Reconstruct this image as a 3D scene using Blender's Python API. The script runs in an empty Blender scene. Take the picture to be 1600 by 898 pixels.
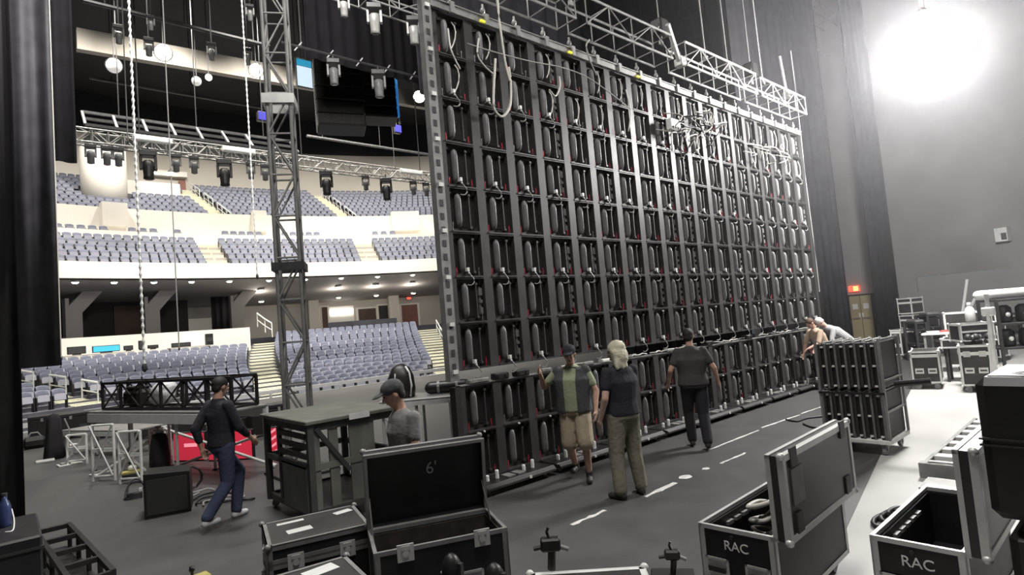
import bpy, bmesh, math, random
from mathutils import Vector, Matrix
random.seed(7)
V = Vector
sc = bpy.context.scene
COL = sc.collection

# ---------------------------------------------------------------- camera
F_PX, CAM_H = 912.55, 2.06
YAW, PITCH, ROLL = [math.radians(a) for a in (41.302, 3.7207, -4.8448)]
CAM = V((-4.363, -6.231, CAM_H))
FWD = V((math.sin(YAW)*math.cos(PITCH), math.cos(YAW)*math.cos(PITCH), math.sin(PITCH)))
_r0 = V((math.cos(YAW), -math.sin(YAW), 0)); _u0 = _r0.cross(FWD)
RGT = math.cos(ROLL)*_r0 + math.sin(ROLL)*_u0
UPV = -math.sin(ROLL)*_r0 + math.cos(ROLL)*_u0
cd = bpy.data.cameras.new('camera'); cd.sensor_width = 36; cd.lens = F_PX/1600*36
cd.clip_start = 0.05; cd.clip_end = 300
cam = bpy.data.objects.new('camera', cd); COL.objects.link(cam)
cam.matrix_world = Matrix.Translation(CAM) @ Matrix((RGT, UPV, -FWD)).transposed().to_4x4()
sc.camera = cam

# ---------------------------------------------------------------- world, exposure
w = bpy.data.worlds.new('world'); sc.world = w; w.use_nodes = True
w.node_tree.nodes['Background'].inputs[0].default_value = (.92, .95, 1.0, 1)
w.node_tree.nodes['Background'].inputs[1].default_value = 0.068
sc.view_settings.view_transform = 'Standard'; sc.view_settings.look = 'None'
sc.view_settings.gamma = 1; sc.view_settings.use_curve_mapping = False
sc.view_settings.exposure = 0.0

# survey helpers: a sight line from the tripod to a known plane gives the place of a thing
def ray(x, y): return FWD + (x-800)/F_PX*RGT + (449-y)/F_PX*UPV
def PZ(x, y, z=0.0):
    d = ray(x, y); return CAM + d*((z-CAM_H)/d.z)
def PY(x, y, Y):
    d = ray(x, y); return CAM + d*((Y-CAM.y)/d.y)
def PX(x, y, X):
    d = ray(x, y); return CAM + d*((X-CAM.x)/d.x)
def PD(x, y, dist): return CAM + ray(x, y)*dist
HC = V((5.7, -1.0, 0))                      # centre of the concentric seating rings
def ring(r, th, z=0.0):
    a = math.radians(th); return V((HC.x + r*math.sin(a), HC.y + r*math.cos(a), z))
def PR(x, y, r):
    d = ray(x, y); o = CAM-HC; a = d.x*d.x+d.y*d.y; b = 2*(o.x*d.x+o.y*d.y); c = o.x**2+o.y**2-r*r
    return CAM + d*((-b+math.sqrt(b*b-4*a*c))/2/a)

# ---------------------------------------------------------------- lights
def lamp(name, kind, loc, energy, color=(1, 1, 1), size=.5, target=None, spot=None, blend=.6):
    l = bpy.data.lights.new(name, kind); l.energy = energy; l.color = color
    if kind in ('POINT', 'SPOT'): l.shadow_soft_size = size
    if kind == 'AREA': l.shape = 'DISK'; l.size = size
    if kind == 'SPOT': l.spot_size = math.radians(spot or 90); l.spot_blend = blend
    o = bpy.data.objects.new(name, l); COL.objects.link(o); o.location = loc
    if target is not None: o.rotation_euler = (V(target)-V(loc)).to_track_quat('-Z', 'Y').to_euler()
    return o
WORK = PD(1450, 85, 12.0)                   # the flood lamp hung over the wing
# house lights in the auditorium ceiling (rows of downlights on the gantry)
for th in (-14, -4, 6, 16, 26):
    lamp('house_downlight', 'SPOT', ring(30, th, 23.0), 12500, (1, .95, .86), .6, ring(36, th, 3), 105, .7)
    lamp('house_downlight', 'SPOT', ring(43, th+4, 24.5), 7500, (1, .95, .86), .6, ring(50, th+4, 13), 110, .7)
for th in (-16, 0, 16):
    lamp('house_downlight', 'SPOT', ring(23, th, 21.0), 8000, (1, .95, .86), .6, ring(24, th, 0), 95, .7)
# fill lights added high over the deck to brighten faces turned to camera
lamp('deck_fill_light', 'AREA', (-2.5, -5.0, 12.0), 850, (1, .97, .93), 3.0, (-1.5, 4.0, 0))
lamp('deck_fill_light', 'AREA', (-1.0, 3.0, 13.0), 1900, (1, .97, .93), 2.5, (-1.5, 14.0, 0))

# ---------------------------------------------------------------- materials
MATS = {}
def mat(name, col, rough=.6, metal=0.0, noise=None, bump=None, emis=None, spec=None, alpha=None):
    if name in MATS: return MATS[name]
    m = bpy.data.materials.new(name); m.use_nodes = True; MATS[name] = m
    nt = m.node_tree; b = nt.nodes['Principled BSDF']
    b.inputs['Base Color'].default_value = (*col, 1); b.inputs['Roughness'].default_value = rough
    b.inputs['Metallic'].default_value = metal
    if spec is not None: b.inputs['Specular IOR Level'].default_value = spec
    if emis: b.inputs['Emission Color'].default_value = (*emis[0], 1); b.inputs['Emission Strength'].default_value = emis[1]
    if noise or bump:
        tc = nt.nodes.new('ShaderNodeTexCoord')
    if noise:
        s, a = noise[:2]
        n = nt.nodes.new('ShaderNodeTexNoise'); n.inputs['Scale'].default_value = s; n.inputs['Detail'].default_value = 6
        nt.links.new(tc.outputs['Object'], n.inputs['Vector'])
        r = nt.nodes.new('ShaderNodeValToRGB')
        r.color_ramp.elements[0].position = .3; r.color_ramp.elements[1].position = .7
        r.color_ramp.elements[0].color = (*[c*(1-a) for c in col], 1)
        r.color_ramp.elements[1].color = (*[min(1, c*(1+a)) for c in col], 1)
        nt.links.new(n.outputs['Fac'], r.inputs['Fac']); nt.links.new(r.outputs['Color'], b.inputs['Base Color'])
        if len(noise) > 2:
            mr = nt.nodes.new('ShaderNodeMapRange'); mr.inputs['To Min'].default_value = rough-noise[2]; mr.inputs['To Max'].default_value = rough+noise[2]
            nt.links.new(n.outputs['Fac'], mr.inputs['Value']); nt.links.new(mr.outputs['Result'], b.inputs['Roughness'])
    if bump:
        n2 = nt.nodes.new('ShaderNodeTexNoise'); n2.inputs['Scale'].default_value = bump[0]
        nt.links.new(tc.outputs['Object'], n2.inputs['Vector'])
        bp = nt.nodes.new('ShaderNodeBump'); bp.inputs['Strength'].default_value = bump[1]; bp.inputs['Distance'].default_value = .02
        nt.links.new(n2.outputs['Fac'], bp.inputs['Height']); nt.links.new(bp.outputs['Normal'], b.inputs['Normal'])
    return m
mat('deck_black', (.072, .070, .069), .50, 0, (2.2, .16, .06), (40, .08))
mat('deck_pale', (.50, .49, .47), .42, 0, (.9, .12, .08))
mat('drape_black', (.012, .011, .014), .85, 0, (3, .3), (8, .2))
mat('drape_grey', (.030, .029, .034), .85, 0, (3, .3))
mat('wall_grey', (.305, .288, .275), .8, 0, (.35, .16), (20, .1))
mat('wall_grey_light', (.335, .328, .322), .8, 0, (.5, .08))
mat('loft_black', (.018, .018, .021), .9)
mat('house_white', (.80, .765, .70), .75, 0, (.3, .06))
mat('house_beige', (.52, .485, .43), .8, 0, (.3, .06))
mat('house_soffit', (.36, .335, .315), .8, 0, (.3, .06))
mat('house_riser', (.12, .12, .145), .85, 0, (1, .2))
mat('house_dark', (.030, .024, .024), .8, 0, (.4, .3))
mat('house_brown', (.085, .055, .04), .8, 0, (.5, .3))
mat('aisle_step', (.56, .55, .42), .8, 0, (2, .1))
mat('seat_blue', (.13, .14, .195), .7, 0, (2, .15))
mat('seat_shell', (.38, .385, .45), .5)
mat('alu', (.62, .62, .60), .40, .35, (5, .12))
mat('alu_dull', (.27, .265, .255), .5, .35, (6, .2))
mat('alu_white', (.74, .74, .71), .45, .05, (6, .1))
mat('steel_dark', (.042, .042, .044), .5, .2, (7, .25))
mat('gantry_beige', (.27, .25, .22), .8, 0, (.3, .06))
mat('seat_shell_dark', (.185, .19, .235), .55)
mat('pipe_grey', (.11, .11, .112), .5, .2, (6, .2))
mat('drape_lightened', (.045, .044, .050), .7, 0, (3, .3))  # black cloth, base raised to stand in for light on its folds
mat('truss_black', (.028, .027, .027), .55, .3, (8, .3))
mat('panel_frame', (.038, .0365, .036), .5, .1, (5, .25, .1))
mat('panel_back', (.018, .016, .017), .6, .1, (9, .3))
mat('power_box', (.15, .15, .152), .45, .0, (8, .2))
mat('latch_red', (.55, .03, .05), .4)
mat('cable_black', (.012, .012, .013), .5)
mat('cable_grey', (.30, .29, .28), .5)
mat('cable_pale', (.55, .52, .47), .5)
mat('case_black', (.014, .013, .015), .5, .0, (6, .3, .08))
mat('case_dark', (.035, .032, .030), .38, .0, (4, .3, .06))
mat('case_lining', (.05, .037, .028), .9, 0, (12, .4))
mat('plastic_black', (.012, .0115, .012), .45, 0, (10, .2))
mat('white_paint', (.82, .82, .80), .5, 0, (6, .05))
mat('sticker', (.72, .72, .70), .6, 0, (12, .06))
mat('caster_grey', (.28, .27, .26), .5)
mat('rubber', (.03, .03, .03), .6)
mat('mark_white', (.70, .69, .66), .6, 0, (9, .25))  # white of the thin marks on the deck
mat('cart_green', (.046, .050, .042), .6, 0, (4, .3), None)
mat('cart_panel', (.13, .135, .115), .7, 0, (3, .25))
mat('red_screen', (.50, .02, .05), .4, 0, None, None, ((1.0, .05, .10), .4))
mat('pink_lit', (.6, .2, .25), .4, 0, None, None, ((1.0, .35, .42), .8))
mat('lamp_white', (1, 1, 1), .4, 0, None, None, ((1, .985, .96), 200))
mat('lamp_warm', (1, 1, 1), .4, 0, None, None, ((1, .96, .86), 16))
mat('lamp_soft', (1, 1, 1), .4, 0, None, None, ((1, .95, .85), 5))
mat('lamp_face', (.6, .6, .6), .4, 0, None, None, ((1, .96, .9), .45))
mat('glow_blue', (.02, .02, .3), .4, 0, None, None, ((.04, .03, .9), .35))
mat('screen_pale', (.6, .75, .9), .3, 0, None, None, ((.72, .88, 1.0), .9))
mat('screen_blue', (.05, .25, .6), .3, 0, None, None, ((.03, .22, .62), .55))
mat('screen_teal', (.05, .35, .5), .3, 0, None, None, ((.05, .45, .75), .6))
mat('exit_red', (.8, .05, .03), .4, 0, None, None, ((1, .09, .05), 2.0))
mat('exit_amber', (.9, .6, .2), .4, 0, None, None, ((1, .62, .2), 1.6))
mat('door_tan', (.40, .33, .20), .55, 0, (1, .1))
mat('door_red', (.20, .075, .055), .6, 0, (1, .15))
mat('skin', (.52, .31, .23), .55, 0, (9, .08))
mat('skin_light', (.60, .39, .31), .55, 0, (9, .08))
mat('tee_black', (.022, .023, .030), .9, 0, (8, .25), (30, .3))
mat('shirt_charcoal', (.060, .060, .056), .9, 0, (6, .25), (30, .3))
mat('tee_green', (.33, .37, .24), .9, 0, (6, .12), (30, .3))
mat('tee_grey', (.22, .215, .21), .9, 0, (6, .2), (30, .3))
mat('shirt_tan', (.46, .34, .25), .9, 0, (6, .12), (30, .3))
mat('shirt_ash', (.35, .35, .36), .9, 0, (6, .12), (30, .3))
mat('vest_slate', (.075, .078, .082), .9, 0, (6, .2), (30, .3))
mat('khaki', (.40, .33, .24), .9, 0, (5, .15), (25, .3))
mat('olive_trousers', (.235, .215, .155), .9, 0, (5, .2), (25, .4))
mat('black_trousers', (.022, .021, .026), .9, 0, (5, .2), (25, .3))
mat('denim', (.045, .055, .105), .9, 0, (6, .25), (25, .3))
mat('shoe_dark', (.03, .028, .03), .6)
mat('shoe_white', (.6, .6, .6), .6)
mat('hair_blond', (.62, .58, .44), .7, 0, (14, .25), (60, .6))
mat('hair_dark', (.02, .016, .014), .7, 0, (14, .3))
mat('hair_white', (.62, .60, .58), .7, 0, (14, .15))
mat('hair_brown', (.10, .055, .035), .7, 0, (14, .2))
mat('eye_dark', (.01, .01, .01), .3)
mat('lip', (.30, .12, .10), .5)
mat('print_white', (.80, .80, .78), .7)
mat('chalk', (.40, .40, .40), .9)
mat('bottle_blue', (.04, .06, .16), .3)
mat('jug_white', (.85, .85, .83), .4)
mat('paper_red', (.45, .09, .08), .6)
mat('yellow_tag', (.75, .70, .05), .5, 0, None, None, ((.8, .75, .05), .5))  # emission put into the tag colour, no lamp there
mat('yellow_wood', (.45, .40, .12), .7, 0, (4, .2))
mat('bag_white', (.82, .82, .79), .6, 0, (3, .3), (9, .6))

# ---------------------------------------------------------------- mesh building
class MB:
    def __init__(s): s.v = []; s.f = []
    def add(s, vs, fs, M=None):
        o = len(s.v); s.v += [tuple(M @ V(p)) if M is not None else tuple(p) for p in vs]
        s.f += [tuple(i+o for i in q) for q in fs]; return s
    def box(s, c, size, M=None):
        x, y, z = [a/2 for a in size]; c = V(c)
        vs = [c+V((a*x, b*y, d*z)) for d in (-1, 1) for b in (-1, 1) for a in (-1, 1)]
        return s.add(vs, [(0, 2, 3, 1), (4, 5, 7, 6), (0, 1, 5, 4), (2, 6, 7, 3), (0, 4, 6, 2), (1, 3, 7, 5)], M)
    def bx(s, x0, x1, y0, y1, z0, z1, M=None):
        return s.box(((x0+x1)/2, (y0+y1)/2, (z0+z1)/2), (abs(x1-x0), abs(y1-y0), abs(z1-z0)), M)
    def cbox(s, x0, x1, y0, y1, z0, z1, b=.01, M=None):
        # box with chamfered edges all round
        bm = bmesh.new(); bmesh.ops.create_cube(bm, size=1)
        bmesh.ops.scale(bm, vec=(abs(x1-x0), abs(y1-y0), abs(z1-z0)), verts=bm.verts)
        bmesh.ops.translate(bm, vec=((x0+x1)/2, (y0+y1)/2, (z0+z1)/2), verts=bm.verts)
        bmesh.ops.bevel(bm, geom=list(bm.edges), offset=b, segments=1, affect='EDGES')
        bm.verts.index_update(); s.add([v.co.copy() for v in bm.verts], [tuple(v.index for v in q.verts) for q in bm.faces], M); bm.free()
        return s
    def tube(s, p0, p1, r, n=6, r1=None, caps=True):
        p0, p1 = V(p0), V(p1); d = p1-p0
        if d.length < 1e-6: return s
        q = d.to_track_quat('Z', 'Y').to_matrix(); r1 = r if r1 is None else r1
        vs = []
        for p, rr in ((p0, r), (p1, r1)):
            vs += [p + q @ V((rr*math.cos(2*math.pi*(i+.5)/n), rr*math.sin(2*math.pi*(i+.5)/n), 0)) for i in range(n)]
        fs = [(i, (i+1) % n, n+(i+1) % n, n+i) for i in range(n)]
        if caps: fs += [tuple(range(n-1, -1, -1)), tuple(range(n, 2*n))]
        return s.add(vs, fs)
    def bar(s, p0, p1, w, h=None): # square section
        return s.tube(p0, p1, w*.7071, 4)
    def path(s, pts, r, n=6):
        pts = [V(p) for p in pts]; vs = []; k = len(pts)
        for i, p in enumerate(pts):
            d = pts[min(i+1, k-1)]-pts[max(i-1, 0)]
            q = d.to_track_quat('Z', 'Y').to_matrix()
            rr = r[i] if isinstance(r, (list, tuple)) else r
            vs += [p + q @ V((rr*math.cos(2*math.pi*j/n), rr*math.sin(2*math.pi*j/n), 0)) for j in range(n)]
        fs = [(i*n+j, i*n+(j+1) % n, (i+1)*n+(j+1) % n, (i+1)*n+j) for i in range(k-1) for j in range(n)]
        fs += [tuple(range(n-1, -1, -1)), tuple(range((k-1)*n, k*n))]
        return s.add(vs, fs)
    def lathe(s, prof, n=16, M=None, axis_c=(0, 0, 0)):
        c = V(axis_c); vs = []; k = len(prof)
        for r, z in prof: vs += [c+V((r*math.cos(2*math.pi*j/n), r*math.sin(2*math.pi*j/n), z)) for j in range(n)]
        fs = [(i*n+j, i*n+(j+1) % n, (i+1)*n+(j+1) % n, (i+1)*n+j) for i in range(k-1) for j in range(n)]
        fs += [tuple(range(n-1, -1, -1)), tuple(range((k-1)*n, k*n))]
        return s.add(vs, fs, M)
    def ell(s, c, rad, M=None, nu=14, nv=9):
        prof = [(math.sin(math.pi*i/nv), -math.cos(math.pi*i/nv)) for i in range(nv+1)]
        prof[0] = (.02, -1); prof[-1] = (.02, 1)
        T = Matrix.Translation(V(c)) @ (M.to_4x4() if M is not None else Matrix()) @ Matrix.Diagonal((*rad, 1))
        return s.lathe(prof, nu, T)
    def limb(s, p0, p1, r0, r1, n=12):
        p0, p1 = V(p0), V(p1); d = (p1-p0); L = d.length; u = d.normalized()
        pts = []; rr = []
        for k in range(4):
            a = math.pi/2*k/4; pts.append(p0-u*r0*math.cos(a)); rr.append(max(.08*r0, r0*math.sin(a)))
        pts += [p0, p0+(p1-p0)*.5, p1]; rr += [r0, (r0+r1)/2, r1]
        for k in range(3, -1, -1):
            a = math.pi/2*k/4; pts.append(p1+u*r1*math.cos(a)); rr.append(max(.08*r1, r1*math.sin(a)))
        q = d.to_track_quat('Z', 'Y').to_matrix(); vs = []
        for p, r in zip(pts, rr): vs += [p+q @ V((r*math.cos(2*math.pi*j/n), r*math.sin(2*math.pi*j/n), 0)) for j in range(n)]
        k = len(pts)
        fs = [(i*n+j, i*n+(j+1) % n, (i+1)*n+(j+1) % n, (i+1)*n+j) for i in range(k-1) for j in range(n)]
        fs += [tuple(range(n-1, -1, -1)), tuple(range((k-1)*n, k*n))]
        return s.add(vs, fs)
    def loft(s, rings, right=V((1, 0, 0)), n=18, sq=2.4):
        # rings: (centre, rx, ry); rounded-box sections carried along the path of the centres
        k = len(rings); vs = []
        for i, (c, rx, ry) in enumerate(rings):
            t = (V(rings[min(i+1, k-1)][0])-V(rings[max(i-1, 0)][0])).normalized()
            x = (right-t*right.dot(t)).normalized(); y = t.cross(x)
            for j in range(n):
                a = 2*math.pi*j/n; ca, sa = math.cos(a), math.sin(a)
                e = 2/sq
                vs.append(V(c)+x*rx*math.copysign(abs(ca)**e, ca)+y*ry*math.copysign(abs(sa)**e, sa))
        fs = [(i*n+j, i*n+(j+1) % n, (i+1)*n+(j+1) % n, (i+1)*n+j) for i in range(k-1) for j in range(n)]
        fs += [tuple(range(n-1, -1, -1)), tuple(range((k-1)*n, k*n))]
        return s.add(vs, fs)
    def prism(s, poly, z0, z1, M=None):
        n = len(poly); vs = [V((x, y, z0)) for x, y in poly]+[V((x, y, z1)) for x, y in poly]
        fs = [(i, (i+1) % n, n+(i+1) % n, n+i) for i in range(n)]+[tuple(range(n-1, -1, -1)), tuple(range(n, 2*n))]
        return s.add(vs, fs, M)
    def mesh(s, name, m, smooth=False):
        me = bpy.data.meshes.new(name); me.from_pydata(s.v, [], s.f); me.validate()
        bm = bmesh.new(); bm.from_mesh(me); bmesh.ops.recalc_face_normals(bm, faces=bm.faces); bm.to_mesh(me); bm.free()
        if m: me.materials.append(MATS[m])
        if smooth: me.polygons.foreach_set('use_smooth', [True]*len(me.polygons))
        return me
    def build(s, name, m, parent=None, smooth=False):
        return link(name, s.mesh(name, m, smooth), parent)

def ordinal(k):
    w_ = ['', 'first', 'second', 'third', 'fourth', 'fifth', 'sixth', 'seventh', 'eighth', 'ninth', 'tenth', 'eleventh', 'twelfth']
    return w_[k] if k < len(w_) else '%d%s' % (k, {1: 'st', 2: 'nd', 3: 'rd'}.get(k % 10 if k % 100 not in (11, 12, 13) else 0, 'th'))
def link(name, me, parent=None, loc=None, rot=None):
    o = bpy.data.objects.new(name, me); COL.objects.link(o); o.parent = parent
    if loc is not None: o.location = loc
    if rot is not None: o.rotation_euler = rot
    return o
def tag(o, label=None, cat=None, group=None, kind=None):
    if label: o['label'] = label
    if cat: o['category'] = cat
    if group: o['group'] = group
    if kind: o['kind'] = kind
    return o
def thing(name, label, cat, loc=(0, 0, 0), rz=0.0, group=None):
    o = bpy.data.objects.new(name, None); COL.objects.link(o); o.empty_display_size = .1
    o.location = loc; o.rotation_euler = (0, 0, rz)
    return tag(o, label, cat, group)
def struct(name, mb, m, smooth=False, parent=None):
    o = mb.build(name, m, parent, smooth)
    if parent is None: o['kind'] = 'structure'
    return o
def copy_tree(o, parent=None, loc=None, rz=None):
    c = o.copy(); COL.objects.link(c); c.parent = parent
    if loc is not None: c.location = loc
    if rz is not None: c.rotation_euler = (0, 0, rz)
    for ch in list(o.children): copy_tree(ch, c)
    return c
def txt(body, size, m, loc, rot, parent=None, name='lettering', ext=.002):
    cu = bpy.data.curves.new(name, 'FONT'); cu.body = body; cu.size = size; cu.extrude = ext; cu.align_x = 'CENTER'; cu.align_y = 'CENTER'
    tmp = bpy.data.objects.new('tmp', cu); COL.objects.link(tmp)
    dg = bpy.context.evaluated_depsgraph_get(); dg.update()
    me = bpy.data.meshes.new_from_object(tmp.evaluated_get(dg)); bpy.data.objects.remove(tmp)
    me.name = name; me.materials.clear(); me.materials.append(MATS[m])
    return link(name, me, parent, loc, rot)

# ================================================================ THE SETTING
def quadstrip(mb, pts, z0, z1):   # upright folded cloth: pts in plan, thickness given by doubled line
    n = len(pts); vs = [V((x, y, z0)) for x, y in pts]+[V((x, y, z1)) for x, y in pts]
    mb.add(vs, [(i, i+1, n+i+1, n+i) for i in range(n-1)])
def revolve(mb, prof, th0, th1, n):
    k = len(prof); vs = []
    for j in range(n+1):
        th = th0+(th1-th0)*j/n
        vs += [ring(r, th, z) for r, z in prof]
    fs = [(j*k+i, j*k+(i+1) % k, (j+1)*k+(i+1) % k, (j+1)*k+i) for j in range(n) for i in range(k)]
    fs += [tuple(range(k)), tuple(range(n*k+k-1, n*k-1, -1))]
    mb.add(vs, fs); return mb

# stage floor: black show deck, pale bare wing floor beside it
EDGE = [(-14, -7.15), (0.31, -4.24), (9.5, -2.37), (27.0, 1.1)]
mb = MB(); mb.prism(EDGE+[(27, 18), (-14, 18)], -1.2, 0.0); struct('floor_stage', mb, 'deck_black')
mb = MB(); mb.prism([(27, 1.1), (9.5, -2.37), (.31, -4.24), (-14, -7.15), (-14, -14), (27, -14)], -1.2, -.004); struct('floor_wing', mb, 'deck_pale')
mb = MB(); mb.bx(-30, 60, 18, 66, -1.4, -1.2); struct('floor_house', mb, 'house_riser')

# walls of the stage house
WX = 26.8
mb = MB(); mb.bx(WX, WX+.3, -14, 9.4, 0, 26); struct('wall_right', mb, 'wall_grey')
seam = 2.72
mb = MB(); a = PX(1432, 440, WX-.03); mb.bx(WX-.06, WX, -14, a.y, 0, seam); struct('wall_right_lower', mb, 'wall_grey_light')
mb = MB(); mb.bx(WX-.075, WX-.06, -14, a.y, seam-.04, seam); mb.bx(WX-.075, WX-.06, a.y-.06, a.y, 0, seam-.04)
struct('trim_1', mb, 'alu_dull')
mb = MB(); mb.bx(-30, 60, -14, 70, 26, 26.3); struct('ceiling', mb, 'loft_black')
mb = MB(); mb.bx(-30.3, -30, -14, 70, -1.4, 26); struct('wall_left', mb, 'loft_black')
mb = MB(); mb.bx(60, 60.3, 40, 70, -1.4, 26); struct('wall_far', mb, 'loft_black')

# double door in the far wing wall
d0, d1 = PX(1332, 500, WX).y, PX(1367, 500, WX).y
ymid = (d0+d1)/2
dr = MB(); dr.bx(WX-.10, WX, d1-.08, d0+.08, 0, 2.16); door = struct('door_1', dr, 'steel_dark')
for s, (ya, yb) in enumerate(((d0-.02, ymid+.012), (ymid-.012, d1+.02))):
    q = MB(); q.bx(WX-.15, WX-.10, yb, ya, .02, 2.08); leaf = q.build('door_leaf', 'door_tan', door)
    q = MB(); q.bx(WX-.22, WX-.18, yb+.08, ya-.08, .98, 1.04); q.bx(WX-.2, WX-.15, yb+.09, yb+.14, .99, 1.03); q.bx(WX-.2, WX-.15, ya-.14, ya-.09, .99, 1.03); q.build('push_bar', 'alu_dull', leaf)
    q = MB(); yy = yb+.06 if s == 0 else ya-.06; q.bx(WX-.21, WX-.15, yy-.03, yy+.03, 1.06, 1.26); q.build('handle', 'alu_white', leaf)
    q = MB(); c_ = (ya+yb)/2; q.bx(WX-.156, WX-.15, c_-.12, c_+.12, 1.45, 1.7); q.build('notice', 'sticker', leaf)
ex = thing('exit_sign', 'red and amber lit exit sign above the tan double doors', 'exit sign', (WX, (d0+d1)/2, 2.2))
e0, e1 = PX(1328, 455, WX).y, PX(1344, 455, WX).y
q = MB(); q.bx(-.16, -.02, e1-ymid, e0-ymid, .10, .38); q.build('housing', 'exit_red', ex)
q = MB(); q.bx(-.18, -.16, e1-ymid+.02, (e0+e1)/2-ymid, .13, .35); q.build('lit_face', 'exit_amber', ex)
t = txt('EXIT', .16, 'exit_red', (-.184, (e1+(e0+e1)/2)/2-ymid+.01, .24), (math.pi/2, 0, -math.pi/2), ex)

# wall box (loudspeaker) on the grey wall
wp = PX(1567, 367, WX)
ws = thing('box_speaker', 'small pale grey box mounted high on the grey wall', 'speaker', (WX, wp.y, wp.z-.28))
q = MB(); q.prism([(-.42, -.2), (-.42, .2), (-.04, .26), (-.04, -.26)], 0, .56); q.build('cabinet', 'alu_white', ws)
q = MB(); q.bx(-.06, 0, -.08, .08, .1, .4); q.build('bracket', 'steel_dark', ws)
q = MB(); q.bx(-.435, -.42, -.17, .0, .06, .34); q.build('grille', 'rubber', ws)

def drape(name, label, p0, p1, z0, z1, m, amp=.10, pitch=.42, group=None, thick=.04):
    p0, p1 = V((p0[0], p0[1], 0)), V((p1[0], p1[1], 0)); d = p1-p0; L = d.length; u = d/L; nrm = V((-u.y, u.x, 0))
    k = max(8, int(L/pitch*8)); ins = []; out = []
    for i in range(k+1):
        t = L*i/k; a = amp*math.sin(2*math.pi*t/pitch + .8*math.sin(t*1.7))*(.7+.3*math.sin(t*2.3))
        c = p0+u*t+nrm*a; ins.append((c.x, c.y)); c = c+nrm*thick; out.append((c.x, c.y))
    n = k+1; mb = MB()
    vs = [V((x, y, z)) for z in (z0, z1) for pts in (ins, out) for x, y in pts]
    fs = []
    for i in range(k):
        fs += [(i, i+1, 2*n+i+1, 2*n+i), (n+i+1, n+i, 3*n+i, 3*n+i+1), (i+1, i, n+i, n+i+1), (2*n+i, 2*n+i+1, 3*n+i+1, 3*n+i)]
    fs += [(0, n, 3*n, 2*n), (k, 2*n+k, 3*n+k, n+k)]
    mb.add(vs, fs)
    return tag(mb.build(name, m, None, True), label, 'curtain', group)
# wing legs on the right
q0 = PY(1326, 505, 1.6); drape('stage_drape', 'tall dark drape hanging just beyond the right end of the video wall', (11.75, 1.6), (q0.x, 1.6), 0.0, 18, 'drape_grey', .09, .5)
q0, q1 = PY(1374, 500, 2.4), PY(1438, 500, 2.4)
drape('stage_drape', 'tall black drape between the tan doors and the plain grey wall', (q0.x, 2.4), (q1.x, 2.4), 0.0, 18, 'drape_grey', .12, .7)
# legs on the left
q0 = PZ(40, 822, 0)
drape('stage_drape', 'near black leg drape reaching the deck at the left', (-7.5, 4.4), (q0.x, 4.1), 0.0, 14, 'drape_black', .10, .35)
q1 = PY(95, 572, 9.0)
drape('stage_drape', 'black drape with its hem raised to head height, cloth lightened as if its folds were lit', (-6.4, 9.2), (q1.x+.02, 9.0), 2.03, 14, 'drape_lightened', .13, .42)
q1 = PY(120, 240, 12.5)
drape('stage_drape', 'short black masking cloth hanging behind the raised left drape', (-7, 12.5), (q1.x, 12.5), q1.z-.25, 19, 'drape_black', .08, .5)
# dark border cloth over the auditorium side, behind the video wall
drape('border_cloth', 'broad black border cloth high behind the video wall trusses', (6.5, 10.0), (26.5, 10.0), 10.2, 25, 'drape_grey', .12, .8)
drape('border_cloth', 'black masking cloth upstage of the tall wing drapes', (15.5, 9.5), (26.6, 9.5), 0, 10.5, 'drape_grey', .12, .8)

# ---------------------------------------------------------------- auditorium shell
T0, T1, NS = -27, 44, 72
ROWS1 = [(24.0+.92*i, -.75+.175*i) for i in range(18)]
prof = [(23.4, -1.2)]
for r, z in ROWS1: prof += [(r-.5, z), (r+.42, z)]
prof += [(41.0, ROWS1[-1][1]), (41.0, -1.2)]
mb = MB(); revolve(mb, prof, T0, T1, NS); struct('floor_stalls', mb, 'house_riser')
mb = MB(); revolve(mb, [(23.2, -1.2), (23.2, -.5), (23.32, -.5), (23.32, -1.2)], T0, T1, NS); struct('wall_stalls_front', mb, 'house_riser')
AISLE1 = lambda r: 0.4+(r-25)*.417
AISLE2 = lambda r: 22.5+(r-25)*.14
AISLE0 = lambda r: -12.5-(r-25)*.62
mb = MB(); revolve(mb, [(38.0, 1.2), (38.0, 3.5), (38.2, 3.5), (38.2, 1.2)], T0, 4.6, 32); struct('wall_parapet', mb, 'house_white')
mb = MB(); revolve(mb, [(38.2, 1.6), (38.2, 3.1), (50, 3.1), (50, 1.6)], T0, 4.6, 32); struct('floor_concourse_left', mb, 'house_riser')
mb = MB(); revolve(mb, [(41.0, 1.6), (41.0, 2.75), (50, 2.75), (50, 1.6)], 4.6, T1, 40); struct('floor_concourse_right', mb, 'house_riser')
# lower balcony: fascia, stepped treads, sloping soffit, one solid
ROWS2 = [(38.9+.95*i, 7.3+.53*i) for i in range(6)]
def soff(r): return 7.0-(r-38.3)*.105
mb = MB(); revolve(mb, [(38, 7.02), (38, 8.04), (38.18, 8.04), (38.18, 7.02)], T0, T1, NS); struct('wall_balcony_front', mb, 'house_white')
prof = [(38.18, soff(38.2)+.06)]
for r, z in ROWS2: prof += [(r-.5 if r > 39 else 38.18, z), (r+.45, z)]
prof += [(44.2, 10.0), (50, 10.0), (50, soff(50))]
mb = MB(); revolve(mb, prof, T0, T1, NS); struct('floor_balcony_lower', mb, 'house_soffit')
mb = MB(); revolve(mb, [(38.05, 6.94), (38.05, 7.03), (38.3, 7.03), (38.3, 6.94)], T0, T1, NS); struct('trim_2', mb, 'house_dark')
mb = MB(); revolve(mb, [(44.3, 10.0), (44.3, 11.2), (44.55, 11.2), (44.55, 10.6), (47.0, 10.6), (47.0, 13.45), (47.15, 13.45), (47.15, 10.0)], T0, T1, NS); struct('wall_box_ledge', mb, 'house_white')
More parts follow.
